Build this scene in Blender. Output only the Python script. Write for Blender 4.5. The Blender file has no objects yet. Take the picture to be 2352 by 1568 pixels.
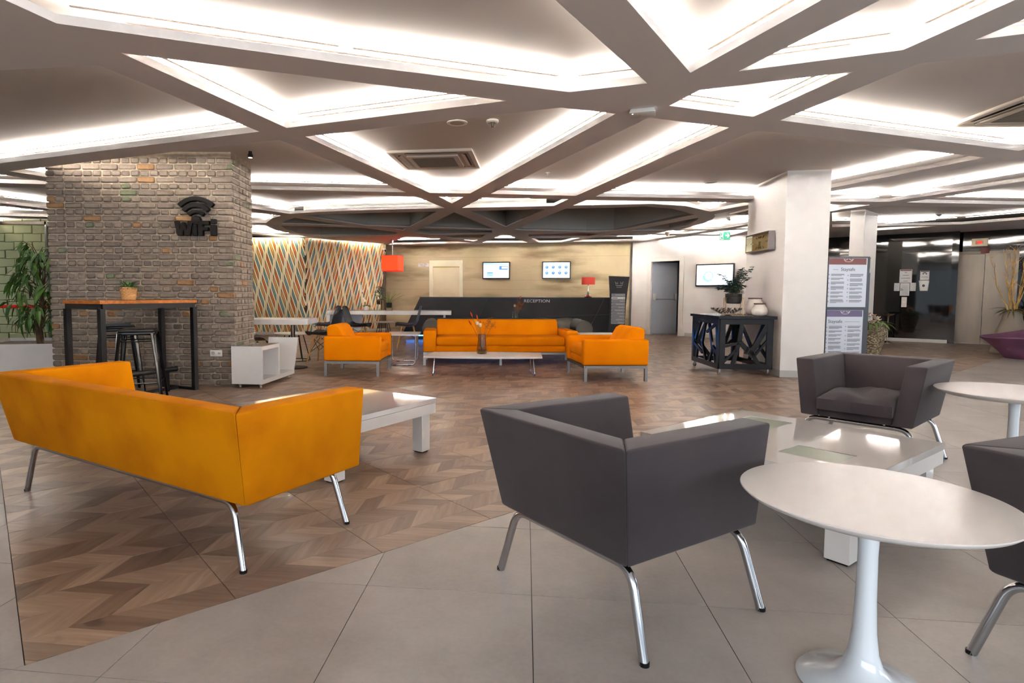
import bpy, bmesh, math, random
from mathutils import Vector, Matrix

random.seed(7)
S = bpy.context.scene
COL = S.collection
PI = math.pi

# ------------------------------------------------------------------ camera, world, large lights, exposure
cam_d = bpy.data.cameras.new('camera')
cam_d.sensor_width = 36.0
cam_d.lens = 1367.35 / 2352 * 36.0
cam_d.shift_x = (1176 - 1047.5) / 2352
cam_d.shift_y = -(784 - 764.3) / 2352
cam_d.clip_start = 0.05
cam = bpy.data.objects.new('camera', cam_d)
COL.objects.link(cam)
_p, _r = math.radians(3.807), math.radians(0.2)
_w = Vector((0, math.cos(_p), -math.sin(_p)))
_u0 = Vector((0, math.sin(_p), math.cos(_p)))
_x0 = Vector((1, 0, 0))
_x = _x0 * math.cos(_r) + _u0 * math.sin(_r)
_u = -_x0 * math.sin(_r) + _u0 * math.cos(_r)
cam.matrix_world = Matrix(((_x.x, _u.x, -_w.x, 0), (_x.y, _u.y, -_w.y, 0), (_x.z, _u.z, -_w.z, 1.07), (0, 0, 0, 1)))
S.camera = cam

world = bpy.data.worlds.new('daylight')
S.world = world
world.use_nodes = True
world.node_tree.nodes['Background'].inputs[0].default_value = (0.80, 0.90, 1.0, 1)
world.node_tree.nodes['Background'].inputs[1].default_value = 0.35

def area(name, loc, target, sx, sy, power, color):
    d = bpy.data.lights.new(name, 'AREA')
    d.shape = 'RECTANGLE'; d.size = sx; d.size_y = sy; d.energy = power; d.color = color
    o = bpy.data.objects.new(name, d); COL.objects.link(o)
    o.location = loc
    o.rotation_euler = (Vector(target) - Vector(loc)).to_track_quat('-Z', 'Y').to_euler()
    return o
area('garden_wall_fill', (-12.7, 12.5, 1.4), (-7.0, 12.7, 1.2), 1.0, 2.2, 50, (1.0, 1.0, 0.95))  # added fill light that brightens the pale green garden wall
# daylight through the glazed entrance front behind the photographer
area('entrance_window_daylight', (1.0, -4.4, 1.75), (1.0, 1.2, 0.2), 11.0, 1.9, 210, (0.86, 0.93, 1.0))
area('side_window_daylight', (11.5, 1.5, 1.6), (5.0, 4.5, 0.2), 7.0, 1.9, 150, (0.84, 0.92, 1.0))

S.view_settings.view_transform = 'Standard'
S.view_settings.look = 'None'
S.view_settings.exposure = 1.05
S.view_settings.gamma = 1.0
S.view_settings.use_curve_mapping = False
S.cycles.max_bounces = 8
S.cycles.diffuse_bounces = 4
S.cycles.glossy_bounces = 4
S.cycles.transmission_bounces = 6
S.cycles.caustics_reflective = False
S.cycles.caustics_refractive = False
S.cycles.sample_clamp_indirect = 6.0
COVE_POWER = 215.0
COVE_COLOR = (1.0, 0.95, 0.89)

# ------------------------------------------------------------------ helpers
def lin(c):
    return tuple(((v / 255) / 12.92 if v <= 10.3 else ((v / 255 + 0.055) / 1.055) ** 2.4) for v in c)

class NT:
    def __init__(self, m):
        self.t = m.node_tree; self.bsdf = self.t.nodes['Principled BSDF']
    def n(self, kind, **kw):
        nd = self.t.nodes.new(kind)
        for k, v in kw.items():
            if k.startswith('i_'):
                nd.inputs[k[2:].replace('_', ' ')].default_value = v
            else:
                setattr(nd, k, v)
        return nd
    def l(self, a, b):
        self.t.links.new(a, b)

def mat(name, rgb, rough=0.5, metal=0.0, emit=None, estr=0.0, spec=0.5, alpha=None, trans=0.0, ior=1.45, coat=0.0, sheen=0.0):
    m = bpy.data.materials.new(name); m.use_nodes = True
    b = m.node_tree.nodes['Principled BSDF']
    b.inputs['Base Color'].default_value = (*lin(rgb), 1)
    b.inputs['Roughness'].default_value = rough
    b.inputs['Metallic'].default_value = metal
    b.inputs['Specular IOR Level'].default_value = spec
    b.inputs['IOR'].default_value = ior
    b.inputs['Transmission Weight'].default_value = trans
    b.inputs['Coat Weight'].default_value = coat
    b.inputs['Sheen Weight'].default_value = sheen
    if emit:
        b.inputs['Emission Color'].default_value = (*lin(emit), 1)
        b.inputs['Emission Strength'].default_value = estr
    return m

def mottle(m, rgb2, scale=4.0, detail=4.0, lo=0.35, hi=0.65, stretch=(1, 1, 1), bump=0.0, bscale=None, fac=1.0):
    """Mixes a second colour in along a noise and optionally bumps the surface."""
    g = NT(m)
    tc = g.n('ShaderNodeTexCoord'); mp = g.n('ShaderNodeMapping'); mp.inputs['Scale'].default_value = stretch
    g.l(tc.outputs['Object'], mp.inputs['Vector'])
    nz = g.n('ShaderNodeTexNoise'); nz.inputs['Scale'].default_value = scale; nz.inputs['Detail'].default_value = detail
    g.l(mp.outputs[0], nz.inputs['Vector'])
    mr = g.n('ShaderNodeMapRange'); mr.inputs[1].default_value = lo; mr.inputs[2].default_value = hi; mr.inputs[4].default_value = fac
    g.l(nz.outputs['Fac'], mr.inputs[0])
    mx = g.n('ShaderNodeMix'); mx.data_type = 'RGBA'
    mx.inputs[6].default_value = g.bsdf.inputs['Base Color'].default_value
    mx.inputs[7].default_value = (*lin(rgb2), 1)
    g.l(mr.outputs[0], mx.inputs[0]); g.l(mx.outputs[2], g.bsdf.inputs['Base Color'])
    if bump:
        n2 = g.n('ShaderNodeTexNoise'); n2.inputs['Scale'].default_value = bscale or scale * 8; n2.inputs['Detail'].default_value = 3
        g.l(mp.outputs[0], n2.inputs['Vector'])
        bp = g.n('ShaderNodeBump'); bp.inputs['Strength'].default_value = bump; bp.inputs['Distance'].default_value = 0.01
        g.l(n2.outputs['Fac'], bp.inputs['Height']); g.l(bp.outputs[0], g.bsdf.inputs['Normal'])
    return m

class MB:
    """Collects shapes for one mesh object."""
    def __init__(self):
        self.v = []; self.f = []
    def add(self, vs, fs):
        k = len(self.v)
        self.v += [tuple(v) for v in vs]; self.f += [tuple(i + k for i in f) for f in fs]
        return self
    def hexa(self, b, t):
        return self.add(list(b) + list(t), [(3, 2, 1, 0), (4, 5, 6, 7), (0, 1, 5, 4), (1, 2, 6, 5), (2, 3, 7, 6), (3, 0, 4, 7)])
    def box(self, x0, x1, y0, y1, z0, z1):
        return self.hexa([(x0, y0, z0), (x1, y0, z0), (x1, y1, z0), (x0, y1, z0)], [(x0, y0, z1), (x1, y0, z1), (x1, y1, z1), (x0, y1, z1)])
    def prism(self, poly, z0, z1, axis='z'):
        n = len(poly)
        def P(a, b, c):
            return {'z': (a, b, c), 'y': (a, c, b), 'x': (c, a, b)}[axis]
        vs = [P(a, b, z0) for a, b in poly] + [P(a, b, z1) for a, b in poly]
        fs = [tuple(range(n - 1, -1, -1)), tuple(range(n, 2 * n))] + [(i, (i + 1) % n, n + (i + 1) % n, n + i) for i in range(n)]
        return self.add(vs, fs)
    def bar(self, a, b, w, h, up=(0, 0, 1)):
        a = Vector(a); b = Vector(b); d = (b - a).normalized(); up = Vector(up)
        s = d.cross(up)
        if s.length < 1e-5:
            s = d.cross(Vector((1, 0, 0)))
        s.normalize(); u = s.cross(d)
        c = [(-w / 2, -h / 2), (w / 2, -h / 2), (w / 2, h / 2), (-w / 2, h / 2)]
        return self.hexa([a + s * p + u * q for p, q in c], [b + s * p + u * q for p, q in c])
    def tube(self, pts, r, n=10, closed=False):
        pts = [Vector(p) for p in pts]; m = len(pts); k = len(self.v)
        rs = r if isinstance(r, (list, tuple)) else [r] * m
        prev = None
        for i in range(m):
            if closed:
                d = (pts[(i + 1) % m] - pts[i - 1]).normalized()
            else:
                d = (pts[min(i + 1, m - 1)] - pts[max(i - 1, 0)]).normalized()
            if prev is None:
                s = d.cross(Vector((0, 0, 1)))
                if s.length < 1e-3:
                    s = d.cross(Vector((1, 0, 0)))
            else:
                s = prev - d * prev.dot(d)
            s.normalize(); prev = s; u = s.cross(d)
            for j in range(n):
                t = 2 * PI * j / n
                self.v.append(tuple(pts[i] + (s * math.cos(t) + u * math.sin(t)) * rs[i]))
        for i in range(m if closed else m - 1):
            a = k + i * n; b = k + ((i + 1) % m) * n
            for j in range(n):
                self.f.append((a + j, a + (j + 1) % n, b + (j + 1) % n, b + j))
        if not closed:
            self.f.append(tuple(k + j for j in range(n - 1, -1, -1)))
            self.f.append(tuple(k + (m - 1) * n + j for j in range(n)))
        return self
    def lathe(self, prof, n=24, c=(0, 0, 0), sx=1.0, sy=1.0):
        k = len(self.v); m = len(prof)
        for r, z in prof:
            for j in range(n):
                t = 2 * PI * j / n
                self.v.append((c[0] + r * sx * math.cos(t), c[1] + r * sy * math.sin(t), c[2] + z))
        for i in range(m - 1):
            for j in range(n):
                a = k + i * n + j; b = k + i * n + (j + 1) % n
                self.f.append((a, b, b + n, a + n))
        if prof[0][0] > 1e-4:
            self.f.append(tuple(k + j for j in range(n - 1, -1, -1)))
        if prof[-1][0] > 1e-4:
            self.f.append(tuple(k + (m - 1) * n + j for j in range(n)))
        return self
    def ball(self, c, rx, ry=None, rz=None, n=12, m=8):
        ry = ry or rx; rz = rz or rx
        prof = [(max(math.sin(PI * i / m), 1e-5), -math.cos(PI * i / m) * rz) for i in range(m + 1)]
        return self.lathe(prof, n, c, rx, ry)
    def leaf(self, base, d, up, ln, wd, droop=0.25):
        base = Vector(base); d = Vector(d).normalized(); s = d.cross(Vector(up))
        if s.length < 1e-3:
            s = d.cross(Vector((1, 0, 0)))
        s.normalize(); n = s.cross(d)
        a = base + d * ln * 0.4 + n * ln * 0.06; b = base + d * ln * 0.75 - n * ln * droop * 0.4; t = base + d * ln - n * ln * droop
        return self.add([base, a - s * wd * 0.5, a - n * wd * 0.1, a + s * wd * 0.5, b - s * wd * 0.38, b - n * wd * 0.1, b + s * wd * 0.38, t],
                        [(0, 2, 1), (0, 3, 2), (1, 2, 5, 4), (2, 3, 6, 5), (4, 5, 7), (5, 6, 7)])
    def mesh(self, name, bevel=0, seg=2, smooth=None, fix=True, weld=False):
        me = bpy.data.meshes.new(name); me.from_pydata(self.v, [], self.f)
        if bevel or fix or weld:
            bm = bmesh.new(); bm.from_mesh(me)
            if weld:
                bmesh.ops.remove_doubles(bm, verts=bm.verts, dist=1e-4)
            if fix:
                bmesh.ops.recalc_face_normals(bm, faces=bm.faces)
            if bevel:
                es = [e for e in bm.edges if len(e.link_faces) == 2 and e.calc_face_angle(0) > 0.5]
                bmesh.ops.bevel(bm, geom=es, offset=bevel, segments=seg, profile=0.5, affect='EDGES', clamp_overlap=True)
            bm.to_mesh(me); bm.free()
        if smooth is not None or bevel:
            me.polygons.foreach_set('use_smooth', [True] * len(me.polygons))
            me.set_sharp_from_angle(angle=math.radians(smooth if smooth is not None else 40))
        me.update()
        return me
    def build(self, name, m, parent=None, **kw):
        me = self.mesh(name, **kw)
        return link(name, me, m, parent)

def link(name, me, m=None, parent=None):
    o = bpy.data.objects.new(name, me); COL.objects.link(o)
    if m is not None:
        me.materials.clear(); me.materials.append(m)
    if parent is not None:
        o.parent = parent
    return o

def tag(o, label=None, cat=None, group=None, kind=None):
    if label: o['label'] = label
    if cat: o['category'] = cat
    if group: o['group'] = group
    if kind: o['kind'] = kind
    return o

def thing(name, label, cat, loc=(0, 0, 0), rz=0.0, group=None):
    o = bpy.data.objects.new(name, None); COL.objects.link(o)
    o.empty_display_size = 0.1
    o.location = loc; o.rotation_euler = (0, 0, rz)
    return tag(o, label, cat, group)

def struct(o):
    o['kind'] = 'structure'
    return o

def copy_tree(o, parent=None):
    c = o.copy(); COL.objects.link(c); c.parent = parent
    for ch in list(o.children):
        copy_tree(ch, c)
    return c

def text_mesh(s, size, extrude, align='CENTER'):
    cu = bpy.data.curves.new('lettering', 'FONT')
    cu.body = s; cu.size = size; cu.extrude = extrude; cu.align_x = align; cu.resolution_u = 2
    o = bpy.data.objects.new('lettering', cu); COL.objects.link(o)
    me = bpy.data.meshes.new_from_object(o.evaluated_get(bpy.context.evaluated_depsgraph_get()))
    bpy.data.objects.remove(o); bpy.data.curves.remove(cu)
    return me

def fill(outer, holes, ext):
    """A flat plate with holes: real mesh made from a filled 2D curve."""
    cu = bpy.data.curves.new('plate', 'CURVE'); cu.dimensions = '2D'; cu.fill_mode = 'BOTH' if ext else 'FRONT'; cu.extrude = ext
    for poly in [outer] + holes:
        sp = cu.splines.new('POLY'); sp.points.add(len(poly) - 1); sp.use_cyclic_u = True
        for p, (a, b) in zip(sp.points, poly):
            p.co = (a, b, 0, 1)
    o = bpy.data.objects.new('plate', cu); COL.objects.link(o)
    me = bpy.data.meshes.new_from_object(o.evaluated_get(bpy.context.evaluated_depsgraph_get()))
    bpy.data.objects.remove(o); bpy.data.curves.remove(cu)
    return me

# ------------------------------------------------------------------ materials
WHITE = mat('white_wall_paint', (226, 221, 216), 0.6)
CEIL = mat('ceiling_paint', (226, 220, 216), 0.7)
PANEL = mat('dimmed_coffer_panel', (204, 196, 190), 0.7)  # same paint as the beams, toned darker to balance coffer glow against dim undersides
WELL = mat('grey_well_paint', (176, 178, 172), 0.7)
LACQ = mat('white_lacquer', (232, 228, 224), 0.07, coat=0.4)
LACQ2 = mat('white_laminate', (226, 220, 215), 0.32)
CHROME = mat('chrome', (205, 208, 214), 0.12, 1.0)
STEEL = mat('satin_steel', (150, 148, 146), 0.35, 1.0)
BRUSHED = mottle(mat('brushed_elevator_steel', (134, 126, 116), 0.42, 1.0), (112, 105, 97), 2.0, 3, stretch=(1, 1, 0.2))
BLACKMET = mat('black_powder_coat', (13, 13, 14), 0.5, spec=0.22)
BLACKGLOSS = mat('black_gloss_enamel', (10, 10, 11), 0.18, spec=0.35)
BLACKLAC = mat('black_lacquer', (10, 11, 14), 0.25, spec=0.4)
BLACKPLA = mat('black_plastic', (16, 16, 18), 0.45, spec=0.25)
BLACKGLASS = mat('black_back_painted_glass', (7, 7, 8), 0.04, spec=0.9)
ORANGE = mottle(mat('orange_velvet', (206, 128, 2), 0.95, spec=0.12), (178, 100, 2), 3.0, 6, 0.4, 0.7)
ORANGE2 = mottle(mat('orange_felt', (228, 132, 0), 0.95, spec=0.1), (214, 116, 0), 2.0, 4)
GREYV = mottle(mat('grey_velvet', (60, 54, 56), 0.95, spec=0.2, sheen=0.12), (46, 41, 45), 2.5, 6, 0.4, 0.7)
WOODTOP = mottle(mat('oak_veneer_edge', (176, 104, 34), 0.45), (140, 78, 22), 6, 4, stretch=(0.3, 6, 6))
BEECH = mat('beech_leg', (196, 148, 84), 0.5)
GOLD = mat('brass_wire', (190, 150, 84), 0.3, 1.0)
SILVER = mat('polished_silver', (214, 214, 210), 0.1, 1.0)
CERAMIC = mottle(mat('white_ceramic', (224, 216, 206), 0.35), (206, 196, 186), 5, 4)
GLASSC = mat('clear_glass', (245, 250, 248), 0.02, trans=1.0, ior=1.45)
GLASSG = mat('frosted_green_glass', (140, 150, 132), 0.3, spec=0.3)
AMBER = mat('amber_tinted_glass', (226, 214, 176), 0.03, trans=0.95, ior=1.2)
GREEN = mottle(mat('dark_green_leaf', (74, 112, 52), 0.4), (46, 78, 36), 8, 3)
GREEN2 = mottle(mat('fresh_green_leaf', (92, 134, 40), 0.45), (60, 100, 30), 8, 3)
EUCA = mottle(mat('eucalyptus_leaf', (66, 88, 78), 0.6), (46, 66, 58), 8, 3)
BARK = mottle(mat('bark', (92, 68, 48), 0.85), (64, 46, 32), 14, 4)
TWIG = mottle(mat('golden_twig', (186, 146, 70), 0.7), (140, 108, 66), 10, 3)
WICKER = mat('woven_wicker', (206, 158, 100), 0.7)
RED = mat('red_fabric_shade', (204, 66, 52), 0.8)
PURPLE = mottle(mat('purple_felt_shell', (88, 50, 76), 0.75), (70, 38, 62), 3, 4)
CONC = mat('grey_concrete_pot', (120, 112, 100), 0.7)
SCREEN = mat('screen_white', (240, 246, 255), 0.3, emit=(226, 240, 255), estr=0.62)
SCRBLUE = mat('screen_blue', (90, 150, 220), 0.3, emit=(60, 120, 200), estr=0.42)
SCRLIGHT = mat('screen_light_blue', (170, 205, 245), 0.3, emit=(150, 190, 245), estr=0.5)
SCRTEAL = mat('screen_teal', (120, 215, 225), 0.3, emit=(90, 205, 220), estr=0.5)
INK = mat('dark_print', (70, 70, 78), 0.6)
PAPER = mat('paper', (226, 222, 220), 0.6)
SIGNRED = mat('red_print', (122, 78, 76), 0.6)
GREYPLA = mat('grey_plastic', (168, 166, 164), 0.45)
PLASTIC = mat('white_plastic', (228, 224, 216), 0.4)

# ------------------------------------------------------------------ floor: chevron wood tiles and grey stone tiles
C_AX = Vector((0.78011, 0.62564)); M_AX = Vector((-0.62564, 0.78011)); P_WOOD = Vector((-0.300, 2.394))
def cm(c, m):
    p = P_WOOD + C_AX * c + M_AX * m
    return (p.x, p.y)
def clip(poly, nx, ny, k):
    """Keeps the side nx*x+ny*y >= k of a convex polygon."""
    out = []
    for i in range(len(poly)):
        a = poly[i]; b = poly[(i + 1) % len(poly)]
        da = nx * a[0] + ny * a[1] - k; db = nx * b[0] + ny * b[1] - k
        if da >= 0: out.append(a)
        if (da >= 0) != (db >= 0):
            t = da / (da - db); out.append((a[0] + (b[0] - a[0]) * t, a[1] + (b[1] - a[1]) * t))
    return out
def shrink(poly, g):
    cx = sum(p[0] for p in poly) / len(poly); cy = sum(p[1] for p in poly) / len(poly)
    out = []
    for x, y in poly:
        d = math.hypot(x - cx, y - cy) or 1
        k = max(0.0, 1 - g / d); out.append((cx + (x - cx) * k, cy + (y - cy) * k))
    return out
def view_size(x, y):
    """How large a floor piece there shows from the entrance side; 0 when it is off to the side."""
    if y < 1.2: return 0
    px = 1047.5 + 1367 * x / y; py = 674 + 1367 * 1.07 / y
    return 1.0 / (y ** 3) if -120 < px < 2470 and py < 1640 else 0

FLOORB = mat('grout', (74, 66, 60), 0.8)
# wood print: tone per plank in an attribute, grain along the plank from its UV map
WOODF = mat('wood_print_tile', (130, 104, 82), 0.34, spec=0.4)
g = NT(WOODF)
at = g.n('ShaderNodeAttribute'); at.attribute_name = 'tone'
uv = g.n('ShaderNodeUVMap'); mp = g.n('ShaderNodeMapping'); mp.inputs['Scale'].default_value = (4, 42, 1)
g.l(uv.outputs[0], mp.inputs['Vector'])
nz = g.n('ShaderNodeTexNoise'); nz.inputs['Scale'].default_value = 1.0; nz.inputs['Detail'].default_value = 5
g.l(mp.outputs[0], nz.inputs['Vector'])
mp2 = g.n('ShaderNodeMapping'); mp2.inputs['Scale'].default_value = (6, 9, 1); g.l(uv.outputs[0], mp2.inputs['Vector'])
nk = g.n('ShaderNodeTexNoise'); nk.inputs['Scale'].default_value = 1.0; nk.inputs['Detail'].default_value = 2; g.l(mp2.outputs[0], nk.inputs['Vector'])
kn = g.n('ShaderNodeMapRange'); kn.inputs[1].default_value = 0.66; kn.inputs[2].default_value = 0.8; kn.inputs[4].default_value = 0.45; g.l(nk.outputs['Fac'], kn.inputs[0])
ad = g.n('ShaderNodeMath'); ad.operation = 'MULTIPLY_ADD'; ad.inputs[1].default_value = 0.55; g.l(nz.outputs['Fac'], ad.inputs[0]); g.l(at.outputs['Fac'], ad.inputs[2])
su = g.n('ShaderNodeMath'); su.operation = 'SUBTRACT'; g.l(ad.outputs[0], su.inputs[0]); g.l(kn.outputs[0], su.inputs[1])
rp = g.n('ShaderNodeValToRGB')
rp.color_ramp.elements[0].position = 0.05; rp.color_ramp.elements[0].color = (*lin((82, 67, 58)), 1)
rp.color_ramp.elements[1].position = 1.0; rp.color_ramp.elements[1].color = (*lin((194, 170, 147)), 1)
e = rp.color_ramp.elements.new(0.45); e.color = (*lin((128, 107, 91)), 1)
e = rp.color_ramp.elements.new(0.8); e.color = (*lin((164, 140, 119)), 1)
g.l(su.outputs[0], rp.inputs[0]); g.l(rp.outputs[0], g.bsdf.inputs['Base Color'])
bp = g.n('ShaderNodeBump'); bp.inputs['Strength'].default_value = 0.015; bp.inputs['Distance'].default_value = 0.004
g.l(nz.outputs['Fac'], bp.inputs['Height']); g.l(bp.outputs[0], g.bsdf.inputs['Normal'])
TILEF = mat('grey_stone_tile', (146, 138, 130), 0.36, spec=0.4)
g = NT(TILEF)
tc = g.n('ShaderNodeTexCoord'); oi = g.n('ShaderNodeAttribute'); oi.attribute_name = 'tone'
n1 = g.n('ShaderNodeTexNoise'); n1.inputs['Scale'].default_value = 1.3; n1.inputs['Detail'].default_value = 6; n1.inputs['Roughness'].default_value = 0.62
g.l(tc.outputs['Object'], n1.inputs['Vector'])
n2 = g.n('ShaderNodeTexNoise'); n2.inputs['Scale'].default_value = 60; n2.inputs['Detail'].default_value = 3
g.l(tc.outputs['Object'], n2.inputs['Vector'])
m1 = g.n('ShaderNodeMath'); m1.operation = 'MULTIPLY_ADD'; m1.inputs[1].default_value = 0.16
g.l(n2.outputs['Fac'], m1.inputs[0]); g.l(n1.outputs['Fac'], m1.inputs[2])
m2 = g.n('ShaderNodeMath'); m2.operation = 'MULTIPLY_ADD'; m2.inputs[1].default_value = 0.12
g.l(oi.outputs['Fac'], m2.inputs[0]); g.l(m1.outputs[0], m2.inputs[2])
rp = g.n('ShaderNodeValToRGB')
rp.color_ramp.elements[0].position = 0.35; rp.color_ramp.elements[0].color = (*lin((140, 133, 127)), 1)
rp.color_ramp.elements[1].position = 0.9; rp.color_ramp.elements[1].color = (*lin((184, 177, 170)), 1)
g.l(m2.outputs[0], rp.inputs[0]); g.l(rp.outputs[0], g.bsdf.inputs['Base Color'])

floor = struct(MB().box(-13, 14, -6, 19, -0.05, -0.004).build('floor', FLOORB))
def piece_mesh(name, polys, tones, frames):
    """Thin plates: top face plus a short edge, with tone attribute and UV along each plate's own axis."""
    me = bpy.data.meshes.new(name); vs = []; fs = []; tn = []; uvs = []
    for poly, t, (ax, off) in zip(polys, tones, frames):
        k = len(vs); n = len(poly)
        vs += [(x, y, 0.0) for x, y in poly] + [(x, y, -0.004) for x, y in poly]
        fl = [tuple(range(k, k + n))] + [(k + i, k + n + i, k + n + (i + 1) % n, k + (i + 1) % n) for i in range(n)]
        for f in fl:
            fs.append(f); tn.append(t)
            for i in f:
                x, y, _ = vs[i]
                uvs += [x * ax[0] + y * ax[1] + off, -x * ax[1] + y * ax[0] + off * 1.7]
    me.from_pydata(vs, [], fs)
    a = me.attributes.new('tone', 'FLOAT', 'FACE'); a.data.foreach_set('value', tn)
    ul = me.uv_layers.new(name='UVMap'); ul.data.foreach_set('uv', uvs)
    me.update()
    return me
rnd = random.Random(11)
planks = []
for k in range(0, 100):
    lo, hi = 0.15 * k, 0.15 * (k + 1)
    for j in range(-40, 150):
        c = 0.12 * j
        if k % 2 == 0:   # apex phase 0 on the upper line, slides forward going down
            quad = [(c, hi), (c + 0.15, lo), (c + 0.27, lo), (c + 0.12, hi)]
        else:
            quad = [(c + 0.15, hi), (c, lo), (c + 0.12, lo), (c + 0.27, hi)]
        px, py = cm(c + 0.13, lo + 0.07)
        if not (-10 < px < 13.4 and py < 18.3): continue
        tone = rnd.choice([0.08, 0.18, 0.25, 0.32, 0.38, 0.45, 0.52]) + rnd.uniform(-0.04, 0.04)
        i0 = math.floor((min(q[0] for q in quad) + 1e-6) / 0.6)
        for ti in (i0, i0 + 1):          # the print is cut by the tile joints every 60 cm
            q = clip(clip(quad, 1, 0, ti * 0.6 + 0.0012), -1, 0, -(ti * 0.6 + 0.5988))
            if ti < -2: continue
            ml = math.floor(lo / 0.6 + 1e-6) * 0.6
            q = clip(clip(q, 0, 1, ml + 0.0012), 0, -1, -(ml + 0.5988))
            if len(q) < 3: continue
            q = [cm(*p) for p in shrink(q, 0.0006)]
            ar = abs(sum(q[i][0] * q[(i + 1) % len(q)][1] - q[(i + 1) % len(q)][0] * q[i][1] for i in range(len(q)))) / 2
            if ar < 2e-4: continue
            ctr = (sum(p[0] for p in q) / len(q), sum(p[1] for p in q) / len(q))
            d = (C_AX * 0.7071 + M_AX * (-0.7071 if k % 2 == 0 else 0.7071))
            planks.append((view_size(*ctr) * ar, q, tone, ((d.x, d.y), rnd.uniform(0, 60))))
planks.sort(key=lambda t: -t[0])
for s_, q, t, fr in planks[:300]:
    if sum(q[i][0] * q[(i + 1) % len(q)][1] - q[(i + 1) % len(q)][0] * q[i][1] for i in range(len(q))) < 0: q = q[::-1]
    link('plank', piece_mesh('plank', [q], [t], [fr]), WOODF, floor)
rest = []
for s_, q, t, fr in planks[300:]:
    if sum(q[i][0] * q[(i + 1) % len(q)][1] - q[(i + 1) % len(q)][0] * q[i][1] for i in range(len(q))) < 0: q = q[::-1]
    rest.append((q, t, fr))
o = link('plank_field', piece_mesh('plank_field', [r[0] for r in rest], [r[1] for r in rest], [r[2] for r in rest]), WOODF, floor)
o['kind'] = 'stuff'
YAW = math.radians(-6.63); GA = Vector((math.cos(YAW), math.sin(YAW))); GB = Vector((-math.sin(YAW), math.cos(YAW)))
G0 = Vector((0.3187 * 1.07, 2.4723 * 1.07))
tiles = []
for i in range(-22, 26):
    for j in range(-18, 18):
        o_ = G0 + GA * (0.6 * i) + GB * (0.6 * j)
        if not (-10 < o_.x < 13 and -5.5 < o_.y < 14): continue
        sq = [o_ + GA * 0.0013 + GB * 0.0013, o_ + GA * 0.5987 + GB * 0.0013, o_ + GA * 0.5987 + GB * 0.5987, o_ + GA * 0.0013 + GB * 0.5987]
        sq = [tuple(p) for p in sq]; t = rnd.random()
        km = M_AX.dot(P_WOOD); kc = C_AX.dot(P_WOOD) - 1.2
        for q in (clip(sq, -M_AX.x, -M_AX.y, -km + 0.0015), clip(clip(sq, M_AX.x, M_AX.y, km + 0.0), -C_AX.x, -C_AX.y, -kc + 0.0015)):
            if len(q) < 3: continue
            ctr = (sum(p[0] for p in q) / len(q), sum(p[1] for p in q) / len(q))
            near = max((view_size(*p) for p in q), default=0)
            tiles.append((max(view_size(*ctr), near), q, t, ((GA.x, GA.y), rnd.uniform(0, 50))))
tiles.sort(key=lambda t: -t[0])
seen = [t for t in tiles if t[0] > 0][:290]
for s_, q, t, fr in seen:
    link('tile', piece_mesh('tile', [q], [t], [fr]), TILEF, floor)
rest = tiles[len(seen):]
o = link('tile_field', piece_mesh('tile_field', [r[1] for r in rest], [r[2] for r in rest], [r[3] for r in rest]), TILEF, floor)
o['kind'] = 'stuff'

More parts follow.
